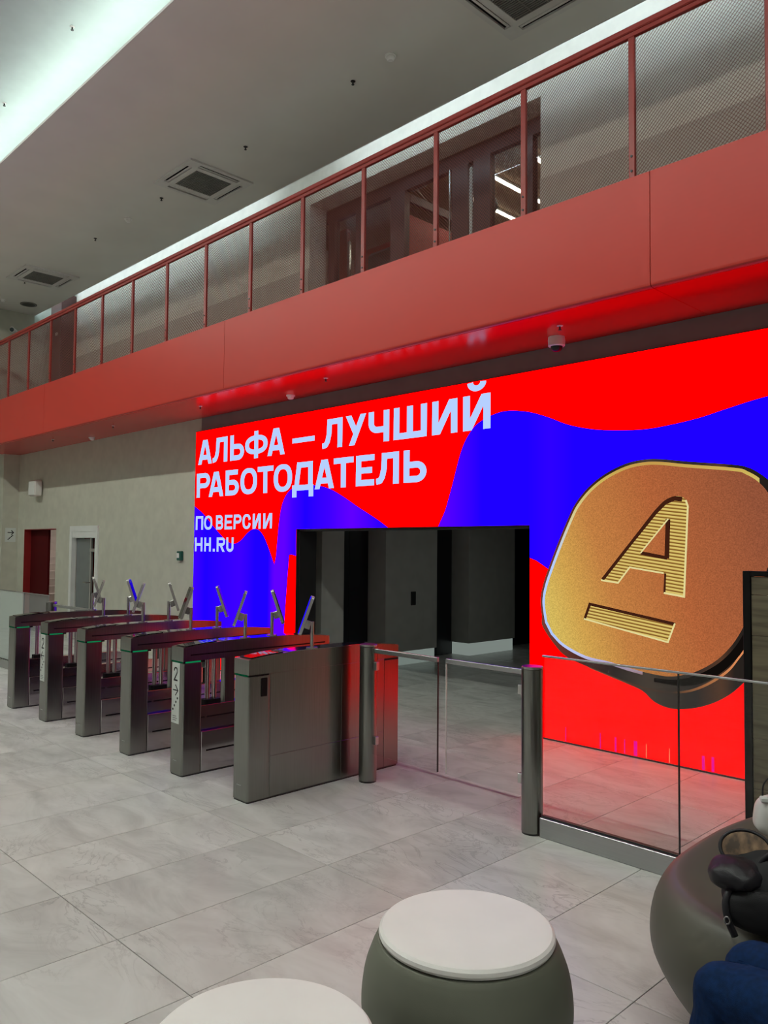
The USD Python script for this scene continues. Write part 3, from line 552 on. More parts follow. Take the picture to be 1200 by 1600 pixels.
shade = strokes([([(-3.62, 1.462), (-3.36, 1.768), (-3.128, 2.032), (-3.045, 2.108), (-2.965, 2.138), (-2.90, 2.128)], 0.019), ([(-3.02, 1.97), (-3.032, 1.652)], 0.02), ([(-3.26, 1.695), (-3.03, 1.655)], 0.014), ([(-3.056, 1.53), (-3.064, 1.37)], 0.018), ([(-3.795, 1.11), (-3.74, 1.245), (-2.968, 1.128)], 0.014)])
obj('badge_engraving', xz(shade.intersection(unary_union([Aout, barp, hole])), YS - 0.0048, 0.0005), glow('badge_engraving_dark', lin(62, 30, 18)), vw, smooth=False)
lite = strokes([([(-2.87, 2.12), (-2.853, 2.07), (-2.857, 2.0), (-2.89, 1.35), (-3.06, 1.372)], 0.008), ([(-2.968, 1.132), (-3.028, 0.977), (-3.80, 1.112)], 0.007), ([(-3.63, 1.455), (-3.468, 1.438), (-3.36, 1.572), (-3.06, 1.532)], 0.007), ([(-3.262, 1.692), (-3.016, 1.975)], 0.006)])
obj('badge_highlight', xz(lite, YS - 0.0054, 0.0005), glow('badge_highlight_glow', lin(226, 214, 150)), vw, smooth=False)
tick = unary_union([sbox(x - w, 0.016, x + w, z) for x, z, w in ((-3.644, 0.149, 0.006), (-3.5, 0.137, 0.008), (-3.318, 0.137, 0.016), (-2.748, 0.124, 0.011), (-2.673, 0.129, 0.011), (-3.988, 0.142, 0.005), (-3.416, 0.135, 0.005))])
obj('picture_glitch', xz(tick, YS - 0.001, 0.0008), glow('glitch_magenta', lin(245, 0, 150)), vw, smooth=False, kind='stuff')
obj('picture_glitch', xz(unary_union([sbox(x - 0.004, 0.016, x + 0.004, 0.131) for x in (-3.221, -3.024)]), YS - 0.001, 0.0008), glow('glitch_pale', lin(250, 140, 90)), vw, smooth=False, kind='stuff')
obj('skirting', rbox(SX0, OX0 - 0.03, YS - 0.012, YS - 0.0005, 0.0, 0.011, 0.002), DARK, vw)
obj('skirting', rbox(OX1 + 0.03, SX1, YS - 0.012, YS - 0.0005, 0.0, 0.011, 0.002), DARK, vw)

# ================================================================== TURNSTILES
TX = [-4.4975, -5.342, -6.172, -7.036, -7.880, -8.738]   # right faces
TY, TL, TW = 3.15, 1.43, 0.175
TOP = [(0.0, 0.955), (0.02, 0.958), (0.20, 0.975), (0.42, 0.983), (1.0, 0.981), (1.2, 0.970), (TL, 0.950)]
def top_at(y): return float(np.interp(y, [p[0] for p in TOP], [p[1] for p in TOP]))
def rounded_slab(x0, x1, y0, y1, z0, z1, r=0.02):
    """front corners rounded in plan"""
    p = sbox(x0 + r, y0 + r, x1 - r, y1 - r).buffer(r, join_style=1, quad_segs=5)
    m = extr(p, z1 - z0); m.apply_translation((0, 0, z0)); return m
def sign_plate(parent, arrow, y):
    st = sub('sticker', parent)
    x0, x1, z0, z1 = -0.160, -0.050, 0.385, 0.838
    obj('sheet', bx(x0, x1, y - 0.0016, y - 0.0002, z0, z1), STICKER, st)
    prn = []
    t = meshkit.text_mesh('2', 0.105, 0.0006); b = t.bounds
    v = t.vertices - [(b[0][0] + b[1][0]) / 2, b[0][1], 0]
    two = trimesh.Trimesh(np.column_stack([v[:, 0] * 0.85 + (x0 + x1) / 2, y - 0.0017 - v[:, 2], v[:, 1] + 0.70]), t.faces); two.fix_normals(); prn.append(two)
    cx = (x0 + x1) / 2; ar = unary_union([LineString(l).buffer(0.0045, cap_style=2) for l in ([(cx - 0.036, 0.632), (cx + 0.036, 0.632)], [(cx - 0.001, 0.672), (cx + 0.036, 0.632), (cx - 0.001, 0.592)])])
    if arrow == 'up': ar = affinity.rotate(ar, 180, origin=(cx, 0.632))
    prn.append(xz(ar, y - 0.0023, 0.0006))
    prn.append(xz(unary_union([Point(cx - 0.033 + 0.021 * k, 0.487 + 0.029 * k).buffer(0.009) for k in range(4)]), y - 0.0023, 0.0006))
    obj('print', cat(*prn), INK, st)
    obj('small_print', xz(unary_union([sbox(cx - 0.036, 0.405 + 0.015 * k, cx + 0.018 + 0.012 * (k % 2), 0.412 + 0.015 * k) for k in range(3)]), y - 0.0023, 0.0006), INKGREY, st)
def turnstile(i, label):
    t = thing('turnstile', label, 'turnstile', (TX[i], TY, 0))
    A, B = -TW, 0.0
    obj('front_post', rounded_slab(A, B, 0.0, 0.165 if i else 0.18, 0.012, 0.838, 0.016), STEEL, t)
    obj('foot_trim', rounded_slab(A + 0.004, B - 0.004, 0.004, TL - 0.004, 0.0, 0.0118, 0.014), DARK, t)
    tp = Polygon([(0.0, 0.852)] + TOP + [(TL, 0.852)])
    head = yz(tp, A + 0.0005, B - 0.0005)
    obj('top_beam', head, STEEL, t, smooth=20)
    obj('neck', bx(A + 0.006, B - 0.006, 0.006, 0.185, 0.8385, 0.8515), SLOT, t)
    obj('light_strip', cat(bx(A + 0.002, B - 0.02, 0.0005, 0.0055, 0.8395, 0.8505)), GREENDIM, t)
    if i:
        obj('light_strip', bx(B - 0.0055, B - 0.0005, 0.02, 0.15, 0.8395, 0.8505), GREEN, t)
    # glossy top cover
    cov = [(y, top_at(y) + 0.0005) for y in (0.03, 0.2, 0.30)]
    obj('card_reader', yz(Polygon(cov + [(y, z + 0.006) for y, z in cov[::-1]]), A + 0.02, B - 0.02), paint('reader_glass', (0.02, 0.02, 0.022), 0.08) if False else DEVGLASS, t)
    cov = [(y, top_at(y) + 0.0004) for y in (0.34, 0.42, 0.7, 1.0, 1.2, 1.40)]
    obj('top_cover', yz(Polygon(cov + [(y, z + 0.003) for y, z in cov[::-1]]), A + 0.006, B - 0.006), STEELH, t)
    if i == 0:
        obj('base', bx(A + 0.001, B - 0.004, 0.14, TL - 0.001, 0.012, 0.8515), STEEL, t)
        P = 0.0025
        for name, y0, y1, z0, z1 in (('bottom_panel', 0.183, 0.828, 0.014, 0.287), ('side_panel', 0.183, 0.828, 0.290, 0.849), ('side_panel', 0.831, 1.272, 0.290, 0.849), ('bottom_panel', 0.831, 1.272, 0.014, 0.287), ('rear_post', 1.276, TL, 0.014, 0.836)):
            obj(name, rbox(B - 0.0045, B, y0, y1, z0, z1, 0.001), STEEL, t)
        obj('rear_slot', bx(B - 0.004, B + 0.0005, 1.276, TL + 0.0005, 0.8375, 0.8495), SLOT, t)
        obj('light_strip', bx(B - 0.003, B + 0.0004, 0.02, 0.165, 0.8395, 0.8505), SLOT, t)
        obj('latch', cat(rbox(B - 0.001, B + 0.007, 0.10, 0.15, 0.70, 0.825, 0.003)), SLOT, t)
    else:
        obj('rear_post', rounded_slab(A, B, TL - 0.17, TL, 0.012, 0.8515, 0.016), STEEL, t)
        obj('base', rbox(A + 0.001, B - 0.001, 0.166, TL - 0.171, 0.012, 0.312, 0.003), STEELH, t)
        obj('low_body', rbox(A + 0.04, B - 0.04, 0.166, TL - 0.171, 0.3125, 0.50, 0.003), STEELH, t)
        for sl_ in (bx(B - 0.0015, B + 0.0006, 0.06, TL - 0.05, 0.893, 0.903), bx(B - 0.0025, B + 0.0002, 0.21, TL - 0.2, 0.160, 0.172), bx(B - 0.0425, B - 0.0395, 0.17, 0.215, 0.405, 0.416), bx(B - 0.0425, B - 0.0395, 0.235, TL - 0.2, 0.405, 0.416)):
            obj('slot', sl_, SLOT, t)
        g = sub('gate', t)
        xc = (A + B) / 2
        for yy in (0.265, 0.325): obj('rod', cyl((xc, yy, 0.50), (xc, yy, 0.8515), 0.019, 16), CHROME, g)
        obj('rod_base', rounded_slab(xc - 0.042, xc + 0.042, 0.225, 0.37, 0.5003, 0.535, 0.02), SLOT, g)
        obj('gate_column', rounded_slab(xc - 0.03, xc + 0.03, 0.40, 0.50, 0.5003, 0.8515, 0.01), STEEL, g)
    obj('maker_mark', bx(-0.125, -0.075, -0.0006, 0.0004, 0.106, 0.112), INKGREY, t)
    if i == 1: sign_plate(t, 'right', 0.0)
    if i == 4: sign_plate(t, 'up', 0.0)
    return t
for i, lab in enumerate(('nearest brushed steel turnstile cabinet, closed on its side, beside the round steel bollard',
        'second brushed steel turnstile from the right, with a white number 2 sticker on its front',
        'third steel turnstile cabinet from the right, just beyond the large number 2 sticker',
        'fourth steel turnstile cabinet from the right, just before the far number 2 sticker',
        'fifth steel turnstile from the right, with the farther, smaller number 2 sticker',
        'farthest left steel turnstile cabinet, last in the row')):
    turnstile(i, lab)
# ---- face terminals on posts
def terminal(name, label, loc, rz):
    t = thing(name, label, 'face reader', loc, rz, 'face readers on the turnstiles')
    obj('base_flange', cyl((0, 0, 0), (0, 0, 0.006), 0.042, 24), CHROME, t)
    obj('post', cat(cyl((0, 0, 0.006), (0, 0, 0.19), 0.0145, 16)), CHROME, t)
    R = dict(rx=-math.radians(19))
    c = (0, -0.045, 0.235)
    obj('bracket', moved(rbox(-0.02, 0.02, 0.011, 0.055, -0.09, -0.03, 0.004), c, **R), CHROME, t)
    p = sbox(-0.042, -0.125, 0.042, 0.125).buffer(0.022, quad_segs=5)
    p = extr(p, 0.022); v = p.vertices; p.vertices = np.column_stack([v[:, 0], v[:, 2] - 0.011, v[:, 1]]); p.fix_normals()
    obj('casing', moved(p, c, **R), DEVICE, t)
    q = sbox(-0.042, -0.125, 0.042, 0.125).buffer(0.017, quad_segs=5)
    q = extr(q, 0.001); v = q.vertices; q.vertices = np.column_stack([v[:, 0], v[:, 2] - 0.0122, v[:, 1]]); q.fix_normals()
    obj('screen', moved(q, c, **R), DEVGLASS, t)
    obj('camera_lens', moved(cyl((0, -0.0145, 0.115), (0, -0.012, 0.115), 0.008, 14), c, **R), CHROME, t)
    return t
first = None
ords = ('nearest', 'second', 'third', 'fourth', 'fifth', 'sixth')
for i in range(6):
    xc = TX[i] - TW / 2
    for way in ('in', 'out'):
        if (i == 0 and way == 'out') or (i == 5 and way == 'in'): continue
        ly = 0.585 if way == 'in' else 0.875
        loc = (xc + (0.035 if way == 'in' else 0.0), TY + ly, top_at(ly) + 0.0036)
        d = {'in': (3, 0, 10, -3, 0, 0), 'out': (0, -3, -7, 0, -13, 3)}[way][i]
        rz = -math.degrees(math.atan2(loc[1], -loc[0])) + (0 if way == 'in' else 180) + d
        lab = f"slim tablet reader leaning {'right' if way == 'in' else 'left'} on a post, on the {ords[i]} turnstile from the right"
        if first is None: first = terminal('face_reader', lab, loc, rz)
        else: dup(first, 'face_reader', loc, rz, lab, 'face reader', 'face readers on the turnstiles')

# ================================================================== BARRIERS
YG2 = 4.11
def bollard(x, label):
    t = thing('bollard', label, 'bollard', (x, YG2, 0))
    obj('base_ring', cyl((0, 0, 0), (0, 0, 0.010), 0.064, 40), DARK, t)
    obj('tube', lathe([(0, 0.010), (0.064, 0.010), (0.066, 0.012), (0.066, 0.985), (0.062, 0.988), (0, 0.988)], 48), STEEL, t)
    obj('cap', lathe([(0, 0.9885), (0.066, 0.9885), (0.067, 0.991), (0.066, 1.0), (0.062, 1.003), (0, 1.003)], 48), CHROME, t)
    return t
bollard(-4.345, 'round steel bollard right beside the nearest turnstile')
bollard(-2.885, 'round steel bollard at the near end of the glass balustrade')
bollard(-10.18, 'round steel bollard far left, behind the last turnstile')
def gate(x0, x1, label, side):
    t = thing('glass_gate', label, 'gate', ((x0 + x1) / 2, YG2, 0)); L = abs(x1 - x0) / 2
    obj('pane', rbox(-L, L, -0.006, 0.006, 0.205, 0.943, 0.002), GLASS, t)
    obj('top_rail', rbox(-L, L, -0.012, 0.012, 0.944, 0.976, 0.003), STEELX, t)
    s = -1 if side == 'left' else 1
    obj('edge_seal', bx(s * -L - 0.002, s * -L + 0.002, -0.0065, 0.0065, 0.205, 0.943), DARK if side == 'left' else PALESATIN, t)
    obj('hinge', cat(*[rbox(*sorted((s * L - s * 0.03, s * L + s * 0.003)), -0.016, 0.016, z, z + 0.06, 0.003) for z in (0.28, 0.82)]), CHROME, t)
gate(-4.275, -3.655, 'clear glass gate leaf hinged on the bollard by the nearest turnstile', 'left')
gate(-3.58, -2.955, 'clear glass gate leaf hinged on the bollard of the glass balustrade', 'right')
gate(-10.11, -8.98, 'glass gate leaf far left behind the last turnstile', 'left')
def balustrade(x0, x1, joints, label, glass=None):
    t = thing('glass_balustrade', label, 'balustrade', (x0, YG2, 0)); L = x1 - x0
    obj('base_channel', cat(rbox(0, L, -0.035, 0.035, 0.0, 0.115, 0.003)), STEELX, t)
    obj('gasket', cat(rbox(0, L, -0.014, 0.014, 0.1152, 0.124, 0.001)), DARK, t)
    js = [0.012] + [j - x0 for j in joints] + [L - 0.01]
    for n, (a, b) in enumerate(zip(js, js[1:])):
        obj('pane', rbox(a + 0.003, b - 0.003, -0.006, 0.006, 0.1242, 1.066, 0.002), glass[n] if glass else GLASS, t)
    for j in joints: obj('joint_seal', bx(j - x0 - 0.0028, j - x0 + 0.0028, -0.006, 0.006, 0.1242, 1.066), DARK, t)
    obj('top_strip', rbox(0.0, L, -0.010, 0.010, 1.0662, 1.078, 0.003), STEELX, t)
balustrade(-2.81, 1.6, [-1.955, -0.9, 0.2], 'low glass balustrade on a steel channel in front of the screen')
balustrade(-13.6, -10.26, [-11.1], 'glass balustrade at the far left of the turnstiles, its reflection painted as pale haze', (REFLHAZE, REFLHAZE2))

# ================================================================== FREE-STANDING FRAMED PANEL
pn = thing('framed_panel', 'black framed panel of olive planks standing by the screen, right edge', 'panel', (-1.915, 4.9, 0))
obj('frame', cat(rbox(0, 0.045, -0.03, 0.03, 0, 1.60, 0.003), rbox(1.05, 1.095, -0.03, 0.03, 0, 1.60, 0.003), rbox(0.045, 1.05, -0.03, 0.03, 1.57, 1.60, 0.003), rbox(0.045, 1.05, -0.03, 0.03, 0, 0.05, 0.003)), SLOT, pn)
zz = [0.052, 0.33, 0.62, 0.95, 1.22, 1.46, 1.568]
for a, b in zip(zz, zz[1:]): obj('plank', rbox(0.047, 1.048, -0.022, 0.02, a + 0.001, b - 0.001, 0.002), WOOD, pn)

# ================================================================== POUFS AND BENCH
def pouf(x, y, label):
    t = thing('pouf', label, 'pouf', (x, y, 0))
    pr = [(0, 0.0), (0.255, 0.0), (0.285, 0.02), (0.325, 0.09), (0.348, 0.17), (0.352, 0.23), (0.342, 0.31), (0.322, 0.37), (0.306, 0.405), (0.296, 0.416), (0, 0.416)]
    P = spline(pr[2:9], 5)
    obj('shell', lathe([(0, 0.0), (0.255, 0.0), (0.272, 0.006)] + [tuple(p) for p in P] + [(0.299, 0.414), (0.29, 0.417), (0, 0.417)], 96), POUFBODY, t)
    obj('seat_pad', lathe([(0, 0.4175), (0.283, 0.4175), (0.292, 0.422), (0.296, 0.431), (0.293, 0.442), (0.284, 0.450), (0.26, 0.4545), (0, 0.456)], 96), POUFTOP, t)
pouf(-1.765, 2.135, 'olive grey barrel pouf with a white round seat, whole, in the foreground')
pouf(-1.735, 1.275, 'pouf with cream seat cut off by the bottom edge of the photo')
pouf(-0.38, 2.13, 'olive grey pouf under the seated person in jeans')
bn = thing('bench', 'large smooth taupe pebble-shaped bench at the right edge', 'bench', (-0.80, 3.31, 0))
def pebble(a, b, prof, n=96, e=2.5):
    t = np.linspace(0, 2 * np.pi, n, endpoint=False); q = 2 / e
    ux = np.sign(np.cos(t)) * abs(np.cos(t)) ** q; uy = np.sign(np.sin(t)) * abs(np.sin(t)) ** q
    V, F = [], []
    for s, z in prof: V.append(np.column_stack([a * s * ux, b * s * uy, np.full(n, z)]))
    k = len(prof); V = np.vstack(V + [[(0, 0, prof[0][1])], [(0, 0, prof[-1][1])]])
    for i in range(k - 1):
        for j in range(n):
            p, r = i * n + j, i * n + (j + 1) % n
            F += [(p, r, r + n), (p, r + n, p + n)]
    for j in range(n): F += [(k * n, (j + 1) % n, j), (k * n + 1, (k - 1) * n + j, (k - 1) * n + (j + 1) % n)]
    return trimesh.Trimesh(V, F, process=False)
bprof = [(0.72, 0.0)] + [tuple(p) for p in spline([(0.76, 0.01), (0.89, 0.11), (0.98, 0.23), (1.0, 0.31), (0.985, 0.40), (0.94, 0.475), (0.895, 0.505), (0.84, 0.503), (0.66, 0.46), (0.4, 0.43), (0.15, 0.42)], 4)]
pb = pebble(0.77, 0.76, bprof)
v = pb.vertices; k = np.clip((v[:, 2] - 0.2) / 0.2, 0, 1); v[:, 2] += k * 0.10 * np.clip((v[:, 1] + 0.1) / 0.8, 0, 1) ** 2
pb.vertices = v
obj('shell', pb, BENCH, bn, smooth=True)
# ================================================================== CEILING FITTINGS
def cassette(x, y, label):
    t = thing('air_conditioner', label, 'air conditioner', (x, y, ZC), 0, 'ceiling air conditioners')
    fr = sbox(-0.475, -0.475, 0.475, 0.475).difference(sbox(-0.27, -0.27, 0.27, 0.27))
    slots = [sbox(-0.30, 0.345, 0.30, 0.42), sbox(-0.30, -0.42, 0.30, -0.345), sbox(0.345, -0.30, 0.42, 0.30), sbox(-0.42, -0.30, -0.345, 0.30)]
    m = extr(fr.difference(unary_union(slots)), 0.024); m.apply_translation((0, 0, -0.025)); obj('panel', m, PLASTIC, t)
    obj('duct', bx(-0.45, 0.45, -0.45, 0.45, -0.004, -0.0008), SLOT, t)
    for k in range(4):
        v = rbox(-0.295, 0.295, 0.358, 0.386, -0.022, -0.012, 0.003)
        obj('louvre', moved(v, rz=k * math.pi / 2), PLASTIC, t)
    g = sub('intake_grille', t)
    obj('grille_bed', bx(-0.268, 0.268, -0.268, 0.268, -0.016, -0.0045), DARK, g)
    obj('bars', cat([bx(-0.268, 0.268, -0.26 + 0.026 * k, -0.248 + 0.026 * k, -0.024, -0.0162) for k in range(21)], [bx(-0.09 + 0.18 * k - 0.006, -0.09 + 0.18 * k + 0.006, -0.268, 0.268, -0.026, -0.0242) for k in range(2)]), GRILLE, g, smooth=False, kind='stuff')
    return t
c1 = cassette(-9.245, 5.61, 'square ceiling air conditioner above the middle of the railing')
dup(c1, 'air_conditioner', (-14.66, 5.60, ZC), 0, 'smaller-looking ceiling air conditioner at the far left', 'air conditioner', 'ceiling air conditioners')
dup(c1, 'air_conditioner', (-4.02, 5.58, ZC), 0, 'ceiling air conditioner cut off by the top edge of the photo', 'air conditioner', 'ceiling air conditioners')
vt = thing('air_vent', 'dark round vent in the ceiling at the far left corner', 'vent', (-16.55, 6.05, ZC))
obj('rim', cyl((0, 0, -0.012), (0, 0, -0.0005), 0.16, 28), GRILLE, vt)
obj('core', cyl((0, 0, -0.016), (0, 0, -0.0121), 0.12, 28), DARK, vt)
def sprinkler(x, y, z, label, light=False):
    t = thing('sprinkler', label, 'sprinkler', (x, y, z), 0, 'sprinkler heads')
    obj('rosette', lathe([(0, -0.008), (0.014, -0.008), (0.026, -0.003), (0.026, -0.0003), (0, -0.0003)], 20), PLASTIC if light else DARK, t)
    obj('body', cyl((0, 0, -0.034), (0, 0, -0.0081), 0.008, 12), DARK, t)
    obj('deflector', cyl((0, 0, -0.039), (0, 0, -0.0341), 0.015, 14), DARK, t)
for x, w in ((-4.1, 'at the top edge beside the air conditioner'), (-6.094, 'right of the smoke detector'), (-8.046, 'just right of the middle air conditioner'), (-10.096, 'just left of the middle air conditioner'), (-12.196, 'between the two left air conditioners'), (-15.158, 'under the far left air conditioner')):
    if x != -4.1: sprinkler(x, 5.46, ZC, 'dark sprinkler head in the grey ceiling, ' + w)
sprinkler(-8.07, 3.31, 7.1, 'sprinkler head in the bright ceiling recess, the upper one', True)
sprinkler(-10.08, 3.33, 7.1, 'sprinkler head in the bright ceiling recess, the lower left one', True)
for x, w in ((-3.711, 'beside the dome camera'), (-6.736, 'above the screen lettering'), (-9.329, 'above the screen corner'), (-11.876, 'left of the screen'), (-14.205, 'at the far left end')):
    sprinkler(x, 5.68, ZS, 'small sprinkler under the red soffit, ' + w, True)
WHITE2 = paint('detector_white', (0.92, 0.92, 0.88), 0.4, var=0.01)
def detector(x, y, z, label):
    t = thing('smoke_detector', label, 'smoke detector', (x, y, z), 0, 'smoke detectors')
    obj('base', lathe([(0, -0.016), (0.052, -0.016), (0.056, -0.012), (0.056, -0.0004), (0, -0.0004)], 32), WHITE2, t)
    obj('chamber', lathe([(0, -0.052), (0.026, -0.050), (0.038, -0.040), (0.043, -0.0165), (0, -0.0165)], 32), WHITE2, t)
detector(-5.506, 5.43, ZC, 'white smoke detector on the ceiling nearest the top edge')
detector(-11.108, 5.47, ZC, 'white smoke detector left of the middle air conditioner')
detector(-16.602, 5.57, ZC, 'white smoke detector at the left edge of the photo')
detector(-7.82, 6.03, ZS, 'white smoke detector under the red soffit above the screen lettering')
detector(-13.45, 6.05, ZS, 'white smoke detector under the red soffit left of the screen')
cm = thing('dome_camera', 'white dome security camera under the red soffit at the right', 'camera', (-3.935, 5.97, ZS))
obj('housing', lathe([(0, -0.085), (0.066, -0.085), (0.074, -0.078), (0.076, -0.03), (0.073, -0.0005), (0, -0.0005)], 40), PLASTIC, cm)
obj('dome', lathe([(0, -0.133), (0.02, -0.131), (0.038, -0.122), (0.05, -0.105), (0.053, -0.0855), (0, -0.0855)], 36), DEVGLASS, cm)
bc = thing('bullet_camera', 'small white bullet camera high on the far left end wall', 'camera', (XL, 6.0, 6.17))
obj('bracket', cat(cyl((0.0, 0, 0.06), (0.02, 0, 0.06), 0.045, 20), cyl((0.02, 0, 0.06), (0.12, 0, 0.03), 0.016, 12)), PLASTIC, bc)
obj('barrel', cyl((0.04, 0.05, 0.0), (0.23, -0.08, -0.02), 0.05, 24), PLASTIC, bc)
obj('lens', cyl((0.231, -0.0806, -0.0201), (0.24, -0.086, -0.021), 0.042, 24), DEVGLASS, bc)
sk = thing('wall_speaker', 'white box speaker high on the grey wall at the far left', 'speaker', (-16.17, YW, 2.68))
obj('cabinet', rbox(-0.16, 0.16, -0.17, -0.02, 0, 0.31, 0.02), PLASTIC, sk)
obj('grille', rbox(-0.14, 0.14, -0.178, -0.1705, 0.02, 0.29, 0.004), WHITE, sk)
obj('wall_mount', bx(-0.05, 0.05, -0.0199, -0.0005, 0.06, 0.25), DARK, sk)
eb = thing('exit_button', 'small dark green door release box on the grey wall beside the screen', 'switch', (-10.70, YW, 1.50))
obj('box', rbox(-0.06, 0.06, -0.05, -0.0005, 0, 0.14, 0.008), paint('switch_green', (0.01, 0.10, 0.075), 0.4), eb)
obj('plate', rbox(-0.045, 0.02, -0.056, -0.0505, 0.04, 0.11, 0.003), PLASTIC, eb)
sg = thing('wall_sign', 'white sign with an arrow on the grey pier at the left edge', 'sign', (XL, 6.09, 1.77))
def sx(poly, x, d):
    m = extr(poly, d); v = m.vertices; m.vertices = np.column_stack([x + v[:, 2], v[:, 0], v[:, 1]]); m.fix_normals(); return m
obj('plate', bx(0.0005, 0.006, -0.105, 0.105, 0, 0.29), STICKER, sg)
arw = unary_union([LineString(l).buffer(0.009, cap_style=2) for l in ([(-0.06, 0.195), (0.06, 0.195)], [(0.015, 0.24), (0.06, 0.195), (0.015, 0.15)], )] + [Point(-0.045 + 0.022 * k, 0.055 + 0.02 * k).buffer(0.013) for k in range(5)])
obj('print', sx(arw, 0.0061, 0.001), INK, sg)

# ================================================================== BAGS ON THE BENCH
def ellipsoid(c, r, e=1.0, sub_=4):
    m = trimesh.creation.icosphere(sub_); v = m.vertices
    v = np.sign(v) * np.abs(v) ** e; v = v / np.maximum(1e-9, (np.abs(v) ** (2 / e)).sum(1) ** (e / 2))[:, None]
    m.vertices = v * np.array(r) + np.array(c); return m
BX, BY, BZ, BR = -0.965, 2.77, 0.508, 22
bp = thing('backpack', 'black backpack with a brown lined open top lying on the bench', 'backpack', (BX, BY, BZ), BR)
K = 0.78
m = ellipsoid((0.02, 0, 0.145 * K), (0.215, 0.125, 0.15 * K), 0.8)
m.vertices += (meshkit.fbm(m.vertices * 9, 3, 5) - 0.5)[:, None] * 0.05 * m.vertex_normals
m.vertices[:, 2] = np.maximum(m.vertices[:, 2], 0.002)
obj('body', m, BLACKCLOTH, bp, smooth=True)
m = ellipsoid((-0.14, -0.05, 0.215 * K), (0.085, 0.095, 0.05), 0.9); m.vertices += (meshkit.fbm(m.vertices * 12, 3, 9) - 0.5)[:, None] * 0.045 * m.vertex_normals
obj('flap', m, BLACKLEATHER, bp, smooth=True)
m = ellipsoid((-0.06, -0.105, 0.105 * K), (0.12, 0.05, 0.085 * K), 0.75); m.vertices += (meshkit.fbm(m.vertices * 12, 3, 2) - 0.5)[:, None] * 0.02 * m.vertex_normals
obj('front_pocket', m, BLACKCLOTH, bp, smooth=True)
lin_ = lathe([(0, -0.01), (0.07, -0.01), (0.078, 0.0), (0.07, 0.008), (0, 0.004)], 36); lin_.vertices *= (1.0, 0.75, 1)
obj('lining', moved(moved(lin_, rx=math.radians(58)), (-0.115, 0.02, 0.225)), FURM, bp, smooth=True)
a = np.linspace(0, 2 * np.pi, 40)
loop = np.column_stack([0.078 * np.cos(a), 0.06 * np.sin(a), np.zeros(40)])
obj('opening_rim', moved(moved(tube(loop, 0.006, 8), rx=math.radians(58)), (-0.115, 0.017, 0.227)), BLACKLEATHER, bp, smooth=True)
obj('handle', tube(spline([(-0.08, -0.05, 0.20), (-0.045, -0.06, 0.245), (0.02, -0.06, 0.27), (0.08, -0.05, 0.24), (0.10, -0.04, 0.20)], 8), 0.009, 10), BLACKLEATHER, bp, smooth=True)
stp = sub('strap', bp)
obj('webbing', tube(spline([(-0.15, -0.10, 0.16), (-0.175, -0.135, 0.11), (-0.17, -0.15, 0.06), (-0.15, -0.155, 0.012)], 8), 0.011, 10), BLACKLEATHER, stp, smooth=True)
for p in ((-0.172, -0.164, 0.06), (-0.01, -0.158, 0.06)):
    q = np.column_stack([0.008 * np.cos(a), np.zeros(40), 0.011 * np.sin(a)])
    obj('ring', moved(tube(q, 0.0026, 8), p), CHROME, stp, smooth=True)
hb = thing('handbag', 'pale satin handbag with a thin wire handle behind the backpack', 'handbag', (-1.16, 3.47, 0.575), 35)
m = ellipsoid((0, 0, 0.08), (0.17, 0.07, 0.08), 0.55); m.vertices[:, 0] *= 1 - 0.12 * (m.vertices[:, 2] / 0.16)
obj('body', m, PALESATIN, hb, smooth=True)
obj('clasp', rbox(-0.15, -0.12, -0.06, -0.03, 0.145, 0.165, 0.004), WHITE, hb)
obj('handle', tube(spline([(-0.13, 0, 0.15), (-0.12, 0, 0.21), (-0.06, 0, 0.26), (0.03, 0, 0.27), (0.10, 0, 0.22), (0.13, 0, 0.15)], 8), 0.0035, 8), DARK, hb, smooth=True)

# ================================================================== SEATED PERSON (knees in view)
def flesh(bones, edge=0.02, it=12):
    parts = []
    for (p, r), (q, s) in bones:
        pts = []
        for c, rad in ((p, r), (q, s)):
            v = trimesh.creation.icosphere(2).vertices
            pts.append(v * (np.array(rad) if np.ndim(rad) else rad) + np.array(c))
        pts = np.vstack(pts)
        parts.append(m3.Manifold.hull_points(pts.tolist() if False else np.ascontiguousarray(pts, np.float64)))
    M = m3.Manifold.batch_boolean(parts, m3.OpType.Add).refine_to_length(edge)
    d = M.to_mesh(); t = trimesh.Trimesh(np.array(d.vert_properties)[:, :3], np.array(d.tri_verts))
    trimesh.smoothing.filter_taubin(t, iterations=it); return t
hipN, hipF, kneN, kneF = (-0.46, 2.12, 0.595), (-0.44, 2.30, 0.595), (-0.955, 2.265, 0.505), (-0.935, 2.43, 0.51)
ankN, ankF = (-1.0, 2.24, 0.095), (-0.97, 2.40, 0.095)
pel, chest, neck, head = (-0.42, 2.21, 0.612), (-0.36, 2.22, 0.97), (-0.37, 2.22, 1.14), (-0.41, 2.225, 1.27)
shN, shF = (-0.36, 2.03, 1.03), (-0.34, 2.41, 1.03)
elN, elF = (-0.30, 1.98, 0.78), (-0.28, 2.46, 0.78)
wrN, wrF = (-0.50, 2.12, 0.70), (-0.49, 2.34, 0.70)
ps = thing('person', 'seated person in blue jeans, only the knees in view, lower right corner', 'person', (0, 0, 0))
